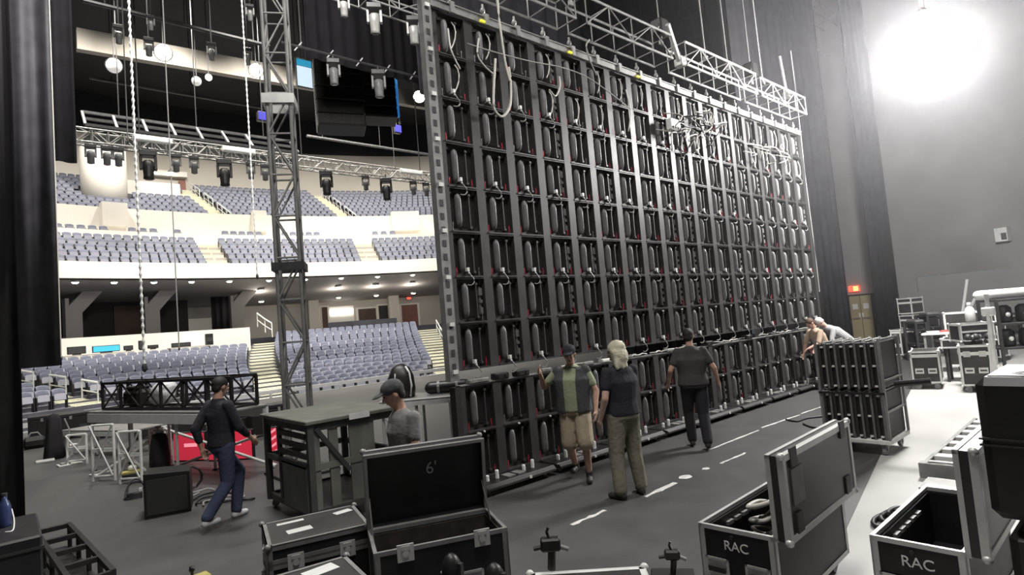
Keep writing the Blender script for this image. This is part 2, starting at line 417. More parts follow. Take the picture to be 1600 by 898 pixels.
ROWS3 = [(47.8+.9*i, 12.75+.5*i) for i in range(10)]
prof = [(47.15, 10.2)]
for r, z in ROWS3: prof += [(r-.45 if r > 48 else 47.15, z), (r+.45, z)]
prof += [(57, 17.3), (57, 10.2)]
mb = MB(); revolve(mb, prof, T0, T1, NS); struct('floor_balcony_upper', mb, 'house_riser')
mb = MB(); revolve(mb, [(57, 10), (57, 22.3), (57.4, 22.3), (57.4, 10)], T0, T1, NS); struct('wall_back_upper', mb, 'house_beige')
mb = MB(); revolve(mb, [(57.05, 22.3), (57.05, 26), (57.4, 26), (57.4, 22.3)], T0, T1, NS); struct('wall_back_top', mb, 'loft_black')
mb = MB(); revolve(mb, [(50, 2.7), (50, 6.2), (50.3, 6.2), (50.3, 2.7)], 1.5, T1, 46); struct('wall_back_lower', mb, 'house_beige')
mb = MB(); revolve(mb, [(46, 2.7), (46, 6.6), (46.3, 6.6), (46.3, 2.7)], T0, 1.2, 30); dk = struct('wall_back_dark', mb, 'house_dark')
def ringbox(mb, r0, r1, x0, x1, y, z0, z1):   # an upright slab on a ring between two sight lines
    a, b = PR(x0, y, r0), PR(x1, y, r0)
    ta, tb = [math.degrees(math.atan2(p.x-HC.x, p.y-HC.y)) for p in (a, b)]
    return revolve(mb, [(r0, z0), (r0, z1), (r1, z1), (r1, z0)], ta, tb, 3)
q = MB(); ringbox(q, 45.8, 46, 178, 226, 490, 3.2, 5.9); struct('wall_back_brown', q, 'house_brown')
q = MB(); ringbox(q, 49.5, 49.8, 281, 331, 500, 3.2, 4.9); struct('wall_back_pale', q, 'house_white')
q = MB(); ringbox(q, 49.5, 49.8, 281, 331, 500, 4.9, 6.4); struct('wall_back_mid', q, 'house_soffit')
q = MB(); ringbox(q, 45.5, 45.7, 100, 176, 500, 3.15, 3.5); ringbox(q, 45.5, 45.7, 180, 226, 500, 3.15, 3.5); struct('trim_3', q, 'house_soffit')
a = PR(343, 470, 45)
q0, q1 = PR(330, 480, 45), PR(359, 480, 45)
drape('side_drape', 'black drape hanging under the balcony beside the pale doorway', (q0.x, q0.y), (q1.x, q1.y), 3.1, 6.5, 'drape_black', .06, .5)
# slanting balcony columns
def ycolumn(x, y, r, label):
    p = PR(x, y, r); th = math.atan2(p.x-HC.x, p.y-HC.y)
    M = Matrix.Translation((p.x, p.y, 0)) @ Matrix.Rotation(-th, 4, 'Z') @ Matrix.Rotation(math.pi/2, 4, 'X')
    mb = MB(); mb.prism([(-.55, 3.0), (.35, 3.0), (.35, 5.25), (1.6, 6.75), (.5, 6.75), (-.2, 5.9), (-.35, 5.7), (-.35, 6.2), (-.55, 6.2)], -.4, .4, M)
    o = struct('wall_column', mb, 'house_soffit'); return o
ycolumn(116, 495, 42.5, ''); ycolumn(239, 495, 42.5, ''); ycolumn(372, 490, 43.5, '')
# doors and openings of the right back wall under the balcony
for nm, x0, x1, z0, z1, m in (('door_2', 628, 653, 2.75, 5.0, 'door_red'), ('door_3', 592, 608, 2.75, 5.1, 'house_dark'), ('door_4', 484, 500, 2.75, 5.2, 'house_dark'),
                              ('door_5', 502, 512, 2.75, 5.3, 'house_brown'), ('window_1', 560, 588, 3.7, 4.9, 'house_brown')):
    q = MB(); ringbox(q, 49.85, 50, x0, x1, 490, z0, z1); o = struct(nm, q, m)
    q = MB(); ringbox(q, 49.75, 50, x0-3, x0, 490, z0, z1+.15); ringbox(q, 49.75, 50, x1, x1+3, 490, z0, z1+.15); ringbox(q, 49.75, 50, x0, x1, 490, z1, z1+.15); q.build('frame', 'house_white', o)
q = MB(); ringbox(q, 49.85, 50, 515, 553, 490, 2.75, 5.3); o = struct('window_2', q, 'house_white')
q = MB(); ringbox(q, 49.7, 49.85, 516, 552, 490, 4.5, 5.0); q.build('light_strip', 'lamp_soft', o)
q = MB(); ringbox(q, 48.6, 50, 609, 625, 490, 2.75, 6.0); struct('wall_pier', q, 'house_beige')
q = MB(); ringbox(q, 48.6, 50, 487-4, 499, 490, 2.75, 6.0); struct('wall_pier', q, 'house_beige')
q = MB(); ringbox(q, 46.5, 46.8, 512, 620, 500, 2.75, 3.7); struct('wall_rail', q, 'house_riser')
for (x, y, r, lb) in ((638, 466, 49.6, 'small red exit sign over the brown door under the balcony'), (312, 474, 49.3, 'small red exit sign above the pale doorway far left')):
    p = PR(x, y, r); o = thing('exit_sign', lb, 'exit sign', p)
    q = MB(); q.box((0, -.05, 0), (.5, .1, .25)); q.build('housing', 'steel_dark', o)
    q = MB(); q.box((0, -.115, 0), (.45, .03, .2)); q.build('lit_face', 'exit_red', o)

# round column and booth ledge at the top
p = PR(162, 270, 52.5); q = MB(); q.lathe([(1.62, 14.0), (1.62, PR(160, 226, 51).z)], 40, None, (p.x, p.y, 0)); struct('wall_round_column', q, 'house_white', True)
q = MB(); ringbox(q, 54.0, 54.3, 196, 281, 290, 15.2, 17.55); struct('wall_booth_front', q, 'house_white')
q = MB(); ringbox(q, 56.4, 57, 228, 292, 265, 18.9, 19.4); struct('trim_4', q, 'house_white')
q = MB(); ringbox(q, 56.6, 57, 280, 290, 285, 16.6, 18.6); struct('door_6', q, 'door_red')
for x, y in ((238, 267), (267, 268)):
    p = PR(x, y, 56.2); o = thing('wall_lamp', 'small round lamp over the upper booth ledge, %s one' % ('left' if x < 250 else 'right'), 'lamp', p)
    q = MB(); q.lathe([(.28, -.1), (.28, 0), (.1, .16), (.1, .3)], 14); q.build('shade', 'alu_dull', o)
    q = MB(); q.ell((0, 0, -.12), (.24, .24, .1)); q.build('bulb', 'lamp_warm', o, True)
# white vomitory panels on the box ledge
for x0, x1 in ((160, 200), (395, 417), (612, 655)):
    q = MB(); ringbox(q, 46.2, 47, x0, x1, 340, 11.9, 13.7); struct('wall_entry_hood', q, 'house_white')
# aisle stairs (two low steps for every row)
def aisle(fn, rows, w, up, r_hi=99, name='floor_aisle'):
    mb = MB()
    for r, z in rows:
        if r > r_hi: continue
        dr = rows[1][0]-rows[0][0]; dz = rows[1][1]-rows[0][1]
        for k, (ra, rb, zz) in enumerate(((r-dr*.52, r-dr*.02, z+.03), (r-dr*.02, r+dr*.48, z+dz*.5))):
            th = fn(r); dth = math.degrees(w/2/r)
            revolve(mb, [(ra, z-.2), (ra, zz), (rb, zz), (rb, z-.2)], th-dth, th+dth, 1)
    return struct(name, mb, 'aisle_step')
aisle(AISLE1, ROWS1, 1.5, 0); aisle(AISLE2, ROWS1, 1.7, 0); aisle(AISLE0, ROWS1[5:], 1.2, 0, 36)
M1 = lambda r: 2.55; M2 = lambda r: 18.6; M0 = lambda r: -13.5; M3 = lambda r: 34
for fn in (M1, M2): aisle(fn, ROWS2, 1.5, 0)
U1 = lambda r: 5.3-(r-47.5)*.24; U2 = lambda r: 18.2-(r-47.5)*.28
for fn in (U1, U2): aisle(fn, ROWS3, 1.5, 0)

# handrails beside the aisles
def handrail(pts, label, m='alu_white', h=.95, group='handrails beside the auditorium aisles'):
    o = thing('handrail', label, 'handrail', pts[0], 0, group); b = V(pts[0])
    pts = [V(p)-b for p in pts]
    q = MB(); q.path([p+V((0, 0, h)) for p in pts], .045, 6); q.build('top_rail', m, o)
    q = MB(); q.path([p+V((0, 0, h*.5)) for p in pts], .03, 6); q.build('middle_rail', m, o)
    for p in pts: q = MB(); q.tube(p, p+V((0, 0, h)), .035, 6); q.build('post', m, o)
for nm, fn, off in (('left', U1, .62), ('right', U2, .62)):
    for part, (i0, i1) in (('lower', (0, 3)), ('middle', (4, 6)), ('upper', (7, 9))):
        handrail([ring(ROWS3[i][0], fn(ROWS3[i][0])+math.degrees(off/ROWS3[i][0]), ROWS3[i][1]) for i in range(i0, i1+1)],
                 'white handrail on the %s part of the upper balcony aisle, %s aisle' % (part, nm))
for part, (i0, i1) in (('lower', (5, 6)), ('middle', (7, 8)), ('upper', (9, 10))):
    handrail([ring(ROWS1[i][0], AISLE0(ROWS1[i][0])+math.degrees(.48/ROWS1[i][0]), ROWS1[i][1]) for i in range(i0, i1+1)],
             'white handrail stepping down among the far left stalls seats, %s part' % part)
handrail([PR(402, 497, 37.3)-V((0, 0, .6)), PR(414, 506, 36.5)-V((0, 0, .6)), PR(425, 515, 35.5)-V((0, 0, .5))], 'bright slanting handrail at the top of the stalls stairs behind the tower')
handrail([ring(r, AISLE2(r)+math.degrees(.78/r), -.75+.19*(r-24)) for r in (27, 30, 33, 36, 39)], 'pale handrail along the stalls stairs beside the video wall')

# ---------------------------------------------------------------- seats
def seat_parts():
    back = MB(); n = 5; vs = []
    for k, (y, th) in enumerate(((-.03, 0), (.05, 0))):
        for z, dy in ((.42, 0), (.72, .06), (.84, .10), (.88, .13)):
            for j in range(n):
                x = -.24+.48*j/(n-1); cv = .05*(1-(2*j/(n-1)-1)**2)
                zz = z-(.05*(abs(2*j/(n-1)-1))**3 if z > .8 else 0)
                vs.append(V((x, y+dy+cv, zz)))
    m = 4*n; fs = []
    for r in range(3):
        for j in range(n-1):
            a = r*n+j; fs += [(a, a+1, a+n+1, a+n), (m+a+1, m+a, m+a+n, m+a+n+1)]
    for j in range(n-1): fs += [(j+1, j, m+j, m+j+1), (3*n+j, 3*n+j+1, m+3*n+j+1, m+3*n+j)]
    for r in range(3):
        a = r*n; fs += [(a, a+n, m+a+n, m+a), (a+n-1, m+a+n-1, m+a+2*n-1, a+2*n-1)]
    back.add(vs, fs)
    pan = MB(); M = Matrix.Translation((0, -.10, .40)) @ Matrix.Rotation(math.radians(-12), 4, 'X')
    pan.prism([(-.22, -.03), (.22, -.03), (.22, .19), (.15, .26), (-.15, .26), (-.22, .19)], -.05, .05, M @ Matrix.Rotation(math.pi/2, 4, 'X'))
    arms = MB()
    for s in (-1, 1): arms.bx(s*.243, s*.268, -.16, .10, .0, .58); 
    return back, pan, arms
SB, SP, SA = seat_parts()
def multi(name, lst):
    vs = []; fs = []; mi = []; 
    for k, (b, m) in enumerate(lst):
        o = len(vs); vs += b.v; fs += [tuple(i+o for i in q) for q in b.f]; mi += [k]*len(b.f)
    me = bpy.data.meshes.new(name); me.from_pydata(vs, [], fs)
    for _, m in lst: me.materials.append(MATS[m])
    me.polygons.foreach_set('material_index', mi); me.update(); return me
seat_me = multi('auditorium_seat', [(SB, 'seat_blue'), (SP, 'seat_shell'), (SA, 'steel_dark')])
seats = []; COLP = PR(162, 270, 52.5); BTH = (-2.6, 3.6)
SEAT_ID = {}
def seat_row(tier, r, z, blocks, pitch=.56, names=None, row=0):
    for bi, (a, b) in enumerate(blocks):
        n = int(math.radians(b-a)*r/pitch); 
        for j in range(n):
            th = a+(b-a)*(j+.5)/n
            pc = ring(r, th); 
            if tier == 'upper' and ((pc.x-COLP.x)**2+(pc.y-COLP.y)**2 < 2.0**2 or (r > 53 and BTH[0] < th < BTH[1])): continue
            if names: SEAT_ID[len(seats)] = (names[bi], row, j+1)
            seats.append((tier, r, th, z))
for i, (r, z) in enumerate(ROWS1):
    g = math.degrees(.85/r); g0 = math.degrees(.7/r)
    bl = [(AISLE0(r)+g0, AISLE1(r)-g)]; nm_ = ['left']
    if AISLE0(r)-g0 > T0: bl.append((T0, AISLE0(r)-g0)); nm_.append('far left')
    if i < 3 or i > 13: bl = []; nm_ = []
    elif i < 5: nm_ = ['left']; bl = [(max(-8 if i == 3 else -13, AISLE0(r)+g0), AISLE1(r)-g)]
    bl.append((AISLE1(r)+g, AISLE2(r)-g-math.degrees(max(0, .35*(3-i))/r))); bl.append((AISLE2(r)+g*1.4, 33))
    nm_ += ['middle', 'right']; seat_row('stalls', r, z, bl, .56, nm_, i+1)
for i, (r, z) in enumerate(ROWS2):
    g = math.degrees(.8/r); seat_row('lower', r, z, [(-16, M1(r)-g), (M1(r)+g, M2(r)-g), (M2(r)+g, 31)])
for i, (r, z) in enumerate(ROWS3):
    g = math.degrees(.8/r); seat_row('upper', r, z, [(-14, U1(r)-g), (U1(r)+g, U2(r)-g), (U2(r)+g, 31)])
for a, b in ((-15, -5), (-3.6, -1), (0, 1.2), (4.5, 8.5), (9.5, 14.5), (20, 23)): seat_row('box', 45.9, 10.95, [(a, b)], .62)
seat_row('booth', 54.7, 16.7, [(-2, 3)], .62)
def pix(p):
    v = V(p)-CAM; d = v.dot(FWD); return 800+F_PX*v.dot(RGT)/d, 449-F_PX*v.dot(UPV)/d, d
near = []
for k, (t, r, th, z) in enumerate(seats):
    x, y, d = pix(ring(r, th, z+.6))
    vis = t == 'stalls' and ((28 < x < 700 and y < 608) or (28 < x < 150 and y < 640)) 
    near.append((0 if vis else 1, d, k))
near.sort(); single = set(k for f, d, k in near[:300] if f == 0)
rest = {}
for k, (t, r, th, z) in enumerate(seats):
    p = ring(r, th, z); rz = -math.radians(th)
    if k in single:
        o = link('auditorium_seat', seat_me, None, p, (0, 0, rz))
        bn, rw, sn = SEAT_ID[k]; rw -= {'left': 3, 'far left': 5}.get(bn, 0)
        tag(o, 'blue-grey tip-up seat, %s stalls block, %s row from front, %s seat from left' % (bn, ordinal(max(rw, 1)), ordinal(sn)), 'seat', 'stalls seats nearest the stage')
    else:
        rest.setdefault(t, []).append((p, rz))
for t, lst in rest.items():
    bs = [MB(), MB(), MB()]
    for p, rz in lst:
        M = Matrix.Translation(p) @ Matrix.Rotation(rz, 4, 'Z')
        for b, s in zip(bs, (SB, SP, SA)): b.add(s.v, s.f, M)
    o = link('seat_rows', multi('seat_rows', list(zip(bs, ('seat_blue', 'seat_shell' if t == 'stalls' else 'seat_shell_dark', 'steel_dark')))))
    tag(o, {'stalls': 'rising rows of blue-grey seats in the farther stalls', 'lower': 'rows of blue-grey seats on the lower balcony',
            'upper': 'rows of blue-grey seats on the upper balcony', 'box': 'single row of seats on the white box ledge between balconies',
            'booth': 'short row of seats behind the white booth ledge at the top'}[t], 'seats', None, 'stuff')

# downlights under the lower balcony
def downlight(p, label, r=.17, e='lamp_warm'):
    o = thing('downlight', label, 'lamp', p, 0, 'downlights under the balcony')
    q = MB(); q.lathe([(r*.75, -.02), (r*1.2, -.06), (r*1.25, 0), (r*1.25, .05)], 14); q.build('rim', 'alu_white', o)
    q = MB(); q.ell((0, 0, -.07), (r, r, .07), None, 12, 6); q.build('bulb', e, o, True)
for di, x in enumerate((117, 178, 240, 299, 358, 420, 477, 533, 590, 645)):
    y = 434; p = PR(x, y, 38.9); th = math.degrees(math.atan2(p.x-HC.x, p.y-HC.y))
    downlight(ring(38.9, th, soff(38.9)-.02), 'round downlight in the front row under the lower balcony, %s from the left' % ordinal(di+1))
for di, x in enumerate((407, 528, 587, 645)):
    for rr, nm in ((42.5, 'middle'), (47.5, 'back')):
        p = PR(x, 448, rr); th = math.degrees(math.atan2(p.x-HC.x, p.y-HC.y))
        downlight(ring(rr, th, soff(rr)-.02), 'round downlight in the %s row under the lower balcony, %s from the left' % (nm, ordinal(di+1)), .2)
        if rr < 45: lamp('downlight_beam', 'POINT', ring(rr+1, th, soff(rr)-.6), 120, (1, .93, .82), .15)

# ================================================================ THE VIDEO WALL
NC, NR, PW = 19, 8, .6
WZ, LZ = 1.54, .14                      # undersides of the hung wall and of the standing section
def panel_meshes():
    R = {}
    f = MB(); d = .11
    f.bx(0, .072, -d, 0, 0, PW); f.bx(PW-.072, PW, -d, 0, 0, PW)               # upright cheeks
    f.bx(.072, PW-.072, -d-.012, 0, 0, .020); f.bx(.072, PW-.072, -d, 0, PW-.020, PW)
    f.bx(.072, PW-.072, -.018, 0, .020, PW-.020)                              # back skin
    for x, z in ((.072, .02), (PW-.132, .02), (.072, PW-.08), (PW-.132, PW-.08)): f.bx(x, x+.06, -.06, -.018, z, z+.06)
    R['frame'] = f.mesh('led_panel', 'panel_frame')
    R['skin'] = MB().bx(.076, PW-.076, -.026, -.0185, .085, PW-.085).mesh('rear_cover', 'panel_back')
    p = MB(); secs = [(.075, .026, .04), (.10, .038, .075), (.16, .041, .095), (.44, .041, .095), (.50, .036, .075), (.53, .022, .04)]
    n = 8; vs = []
    for z, hw, dp in secs:
        for j in range(n+1):
            a = math.pi*j/n; vs.append(V((.225-hw*math.cos(a), -.026-dp*math.sin(a)**.7, z)))
    k = len(secs); fs = [(i*(n+1)+j, i*(n+1)+j+1, (i+1)*(n+1)+j+1, (i+1)*(n+1)+j) for i in range(k-1) for j in range(n)]
    fs += [tuple(range(n, -1, -1)), tuple(range((k-1)*(n+1), k*(n+1)))]; fs += [(i*(n+1)+n, i*(n+1), (i+1)*(n+1), (i+1)*(n+1)+n) for i in range(k-1)]
    p.add(vs, fs); R['box'] = p.mesh('power_box', 'power_box', True)
    R['rod'] = MB().bx(.40, .418, -.075, -.026, .09, .50).bx(.39, .428, -.085, -.026, .06, .09).bx(.39, .428, -.085, -.026, .50, .53).mesh('cross_rod', 'panel_frame')
    R['latch'] = MB().tube((0, -.08, .022), (0, -.085, .115), .005, 6).tube((0, -.085, .05), (0, -.085, .13), .0065, 6).mesh('latch', 'latch_red')
    R['latch_grey'] = MB().tube((0, -.08, .022), (0, -.085, .12), .005, 6).tube((0, -.085, .10), (0, -.085, .135), .007, 6).mesh('latch', 'alu_dull')
    R['plug'] = MB().box((.245, -.135, .10), (.035, .05, .05)).tube((.245, -.13, .09), (.262, -.15, .045), .013, 8).mesh('plug', 'alu_white')
    c = [V((.262, -.15, .05)), V((.285, -.16, .01)), V((.315, -.165, -.03)), V((.318, -.165, -.07)), V((.295, -.16, -.10)), V((.26, -.15, -.11)), V((.235, -.13, -.10))]
    R['loop'] = MB().path(c, .0085, 6).mesh('cable_loop', 'cable_grey')
    c = [V((.25, -.15, .08)), V((.30, -.15, .16)), V((.345, -.14, .26)), V((.37, -.13, .36)), V((.36, -.12, .44)), V((.33, -.10, .50))]
    R['jumper'] = MB().path(c, .009, 6).mesh('cable', 'cable_pale')
    R['hub'] = MB().bx(.47, .51, -.065, -.026, .12, .20).bx(.47, .51, -.065, -.026, .26, .30).bx(.465, .515, -.06, -.026, .36, .46).bx(.475, .505, -.04, -.026, .10, .48).mesh('data_box', 'alu_dull')
    R['stud'] = MB().tube((.30, -.135, .555), (.30, -.16, .555), .013, 8).mesh('stud', 'alu_white')
    return R
PM = panel_meshes()
rnd = random.Random(3)
def fill_panels(parent, ncol, nrow, top_mess, low=False):
    for r in range(nrow):
        for c in range(ncol):
            p = link('led_panel', PM['frame'], parent, (c*PW, 0, r*PW))
            link('rear_cover', PM['skin'], p); link('power_box', PM['box'], p); link('cross_rod', PM['rod'], p)
            for x in (.105, .475):
                k = rnd.random(); red = k < (.62 if c < 9 else .35)
                if red or k < .8: link('latch', PM['latch' if red else 'latch_grey'], p, (x, 0, 0))
            row_t = nrow-1-r
            if not low and row_t % 2 == 1: link('cable_loop', PM['loop'], p); link('plug', PM['plug'], p)
            if low and r == 1: link('stud', PM['stud'], p, (0, 0, -.56))
            if not low and r == 0 and c > 6: link('stud', PM['stud'], p)
            if (not low and (c in (8, 9, 12, 3) or rnd.random() < .18)) or (low and rnd.random() < .15): link('data_box', PM['hub'], p)
            if row_t < 2 and not low and rnd.random() < .6: link('cable', PM['jumper'], p)
led = thing('led_screen', 'huge hanging wall of black video panels seen from behind, cables looping on it', 'video wall', (0, 0, WZ))
fill_panels(led, NC, NR, True)
H = NR*PW
# head bar the wall hangs from
q = MB(); q.bx(-.03, NC*PW+.03, -.16, -.02, H+.005, H+.10); q.bx(-.03, NC*PW+.03, -.18, 0, H+.10, H+.115); q.build('head_bar', 'alu_dull', led)
for c in range(NC):
    x = c*PW+.3; q = MB(); q.bx(x-.035, x+.035, -.20, -.16, H-.02, H+.14); q.tube((x, -.11, H+.11), (x, -.11, H+.32), .018, 6); q.ell((x, -.11, H+.22), (.04, .04, .05), None, 8, 5); q.build('hanging_clamp', 'alu_dull', led)
for c in (1, 4, 7):
    q = MB(); q.bx(c*PW+.18, c*PW+.30, -.195, -.165, H+.0, H+.035); q.build('yellow_tag', 'yellow_tag', led)
# side ladder of punched rail at the left end
q = MB(); q.bx(-.15, -.01, -.13, -.02, -.12, H+.2)
sr = q.build('side_rail', 'alu_dull', led)
for k in range(28):
    q = MB(); z = .02+k*.175; q.bx(-.105, -.055, -.137, -.128, z, z+.085); q.build('slot', 'rubber', sr)
for k in range(9):
    q = MB(); q.box((-.08, -.145, k*.6), (.07, .03, .05)); q.build('bolt_plate', 'alu_white', sr)
q = MB(); q.bx(NC*PW+.01, NC*PW+.06, -.11, -.03, -.1, H+.2); q.build('end_rail', 'steel_dark', led)
q = MB(); q.path([(NC*PW+.42+.02*math.sin(k), -.05, H+2.2-k*.72+.0) for k in range(10)], .012, 5); 
tag(q.build('tie_line', 'cable_grey', None), 'thin rope hanging beside the right end of the video wall', 'rope').location = (-.15, 0, WZ+.2)

# the section that stands on dollies
low = thing('led_screen_section', 'two rows of black video panels standing on floor dollies under the hung wall', 'video wall', (0, 0, LZ))
fill_panels(low, NC, 2, False, True)
q = MB(); q.bx(-.09, -.005, -.12, 0, 0, 1.2); q.build('end_plate', 'panel_back', low)
q = MB(); q.bx(0, NC*PW, -.12, -.0, 1.203, 1.215); q.build('top_strip', 'alu_dull', low)
dl0 = None
for k in range(9):
    lbl = ['first', 'second', 'third', 'fourth', 'fifth', 'sixth', 'seventh', 'eighth', 'farthest'][k]
    x0 = .02+k*1.27
    if dl0 is None:
        d = thing('panel_dolly', '', 'dolly', (x0, 0, 0), 0, 'dollies under the standing panels')
        q = MB(); q.cbox(0, 1.22, -.42, .12, .075, .135, .012); q.build('tray', 'plastic_black', d)
        q = MB(); q.prism([(-.42, .075), (-.42, .135), (-.47, .10), (-.47, .075)], .02, 1.2, Matrix(((0, 0, 1, 0), (1, 0, 0, 0), (0, 1, 0, 0), (0, 0, 0, 1)))); q.build('bumper', 'rubber', d)
        for xx in (.18, .34, .80, .96):
            hh = .10 if xx in (.34, .96) else .065
            q = MB(); q.lathe([(.022, .135), (.024, .14), (.024, .135+hh), (.017, .145+hh)], 10, None, (xx, -.26, 0)); q.build('post', 'white_paint', d)
        for xx, yy in ((.12, -.33), (1.1, -.33), (.12, .04), (1.1, .04)):
            q = MB(); q.tube((xx, yy-.018, .035), (xx, yy+.018, .035), .035, 12); w_ = q.build('caster', 'caster_grey', d)
            q = MB(); q.bx(xx-.03, xx+.03, yy-.026, yy+.026, .06, .075); q.bx(xx-.015, xx+.015, yy-.026, yy-.02, .03, .06); q.build('fork', 'alu_dull', w_)
        for xx in (.45, .62):
            q = MB(); q.bx(xx, xx+.12, -.36, -.2, .136, .15); q.build('plate', 'alu_dull', d)
        q = MB(); q.tube((.72, -.475, .1), (.72, -.485, .1), .022, 10); q.build('bolt', 'alu_white', d)
        dl0 = d
    else: d = copy_tree(dl0, None, (x0, 0, 0))
    d['label'] = '%s low black panel dolly with white posts, counted from the open case' % lbl if k < 8 else 'farthest low black panel dolly with white posts, by the bending workers'
# cables and fittings laid on the standing section, in the gap
r2 = random.Random(11)
GAPN = {}
for k in range(26):
    x = .15+k*.43+r2.uniform(-.1, .1); kind = r2.random()
    q = MB()
    if kind < .45:
        pts = [V((x+.09*j, -.10+.035*math.sin(j*1.4+k)-.02*(j % 2), .022+.028*abs(math.sin(j*.9+k)))) for j in range(6)]
        q.path(pts, .014, 6); o = q.build('cable_coil', r2.choice(['cable_grey', 'cable_black', 'cable_pale']))
        lb = 'short coil of cable in the gap between wall sections'; ct = 'cable'; gp = 'cables in the wall gap'
    elif kind < .75:
        L = r2.uniform(.16, .34)
        q.cbox(x, x+L, -.13, -.04, .001, .055, .008); q.bx(x+.02, x+L-.02, -.135, -.13, .015, .04); o = q.build('bracket', r2.choice(['alu_white', 'alu_dull', 'alu_dull']))
        lb = 'loose metal bracket in the gap between wall sections'; ct = 'bracket'; gp = 'brackets in the wall gap'
    else:
        q.cbox(x, x+.24, -.14, -.02, .001, .085, .012); q.tube((x+.05, -.15, .045), (x+.05, -.135, .045), .02, 8); q.tube((x+.18, -.15, .045), (x+.18, -.135, .045), .02, 8); o = q.build('motor_box', 'plastic_black')
        lb = 'small black box in the gap between wall sections'; ct = 'box'; gp = 'boxes in the wall gap'
    GAPN[ct] = GAPN.get(ct, 0)+1; o.location = (0, 0, LZ+1.215); tag(o, lb+', %s from the left' % ordinal(GAPN[ct]), ct, gp)

# ---------------------------------------------------------------- trusses
def truss(name, label, p0, p1, w, h, n, rc=.024, rb=.012, m='alu_dull', group=None, joined=False, up=V((0, 0, 1)), zig=True):
    """box truss from p0 to p1 (centre of the bottom face); chords and every brace are parts"""
    p0, p1 = V(p0), V(p1); d = p1-p0; L = d.length; u = d/L; sd = u.cross(up).normalized(); vv = sd.cross(u)
    t = thing(name, label, 'truss', p0, 0, group)
    def pt(s, a, b): return u*(L*s)+sd*(a*w/2)+vv*(b*h)
    for a in (-1, 1):
        for b in (0, 1): MB().tube(pt(0, a, b), pt(1, a, b), rc, 8).build('chord', m, t)
    J = MB()
    for i in range(n+1):
        s = i/n; s1 = (i+1)/n
        br = [(pt(s, -1, 0), pt(s, 1, 0)), (pt(s, -1, 1), pt(s, 1, 1)), (pt(s, -1, 0), pt(s, -1, 1)), (pt(s, 1, 0), pt(s, 1, 1))]
        if i < n:
            f = i % 2
            br += [(pt(s, a, f), pt(s1, a, 1-f)) for a in ((-1, 1) if joined or zig == 2 else (1,))]
            if joined or zig == 2: br += [(pt(s, -1 if f else 1, b), pt(s1, 1 if f else -1, b)) for b in (0, 1)]
        for a, b in br:
            if joined: J.tube(a, b, rb, 5)
            else: MB().tube(a, b, rb, 6).build('brace', m, t)
    if joined: o = J.build('bracing', m, t); o['kind'] = 'stuff'
    return t
TZ = 6.93
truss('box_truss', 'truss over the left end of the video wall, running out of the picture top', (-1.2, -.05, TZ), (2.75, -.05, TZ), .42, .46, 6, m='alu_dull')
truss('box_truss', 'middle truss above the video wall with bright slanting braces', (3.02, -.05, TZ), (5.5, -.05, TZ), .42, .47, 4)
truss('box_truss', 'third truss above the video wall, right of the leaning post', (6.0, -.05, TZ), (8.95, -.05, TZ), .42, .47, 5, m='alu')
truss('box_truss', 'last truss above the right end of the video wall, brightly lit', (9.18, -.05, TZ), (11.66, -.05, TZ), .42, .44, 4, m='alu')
def post(name, label, p0, p1, r, m, cat='post'):
    b = V(p0); o = thing(name, label, cat, b)
    q = MB(); q.tube((0, 0, 0), V(p1)-b, r, 8); q.build('pole', m, o)
    q = MB(); q.cbox(-.09, .09, -.09, .09, -.06, .10, .015); q.build('hook_block', m, o)
    q = MB(); q.tube((0, 0, .1), (0, 0, .24), .03, 8); q.build('shackle', 'steel_dark', o); return o
post('leaning_post', 'pale leaning post rising from the gap between two trusses', PY(1063, 100, -.1), PY(1043, 38, -.3), .05, 'alu')
post('leaning_post', 'slim pale post standing on the far end of the last truss', PY(1230, 150, -.05), PY(1218, 88, -.05), .035, 'alu_dull')
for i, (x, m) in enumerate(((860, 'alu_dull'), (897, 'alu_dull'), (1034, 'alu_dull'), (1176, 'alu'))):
    b = PY(x, 60 if x < 1000 else (75 if x < 1100 else 140), -.05); b.z = TZ
    lb = ['first', 'second', 'third', 'fourth'][i]
    o = thing('chain_hoist', '%s black chain hoist on the trusses over the video wall, counted from the left' % lb, 'hoist', (b.x, -.05, TZ), 0, 'chain hoists on the wall trusses')
    q = MB(); q.cbox(-.14, .14, -.13, .13, .52, .86, .03); q.tube((-.2, 0, .66), (.2, 0, .66), .10, 12); q.build('motor', 'plastic_black', o)
    q = MB(); q.tube((0, 0, .86), (0, 0, 9), .014, 6); q.build('chain', 'alu_dull', o)
    q = MB(); q.tube((0, 0, .40), (0, 0, .54), .03, 8); q.bx(-.05, .05, -.02, .02, .36, .44); q.build('hook', 'alu_dull', o)
# steel wires above the last trusses
for i, (x, y0, y1) in enumerate(((1103, 95, 48), (1138, 112, 76), (1192, 130, 90))):
    b = PY(x, y0, -.05); b.z = 7.4; q = MB(); q.tube((0, 0, 0), (-.1, 0, 7), .014, 6); q.box((0, 0, .03), (.08, .08, .08)); o = q.build('steel_wire', 'cable_grey'); o.location = b
    tag(o, '%s thin steel wire rising from the bright end trusses' % ['left', 'middle', 'right'][i], 'wire', 'wires above the trusses')

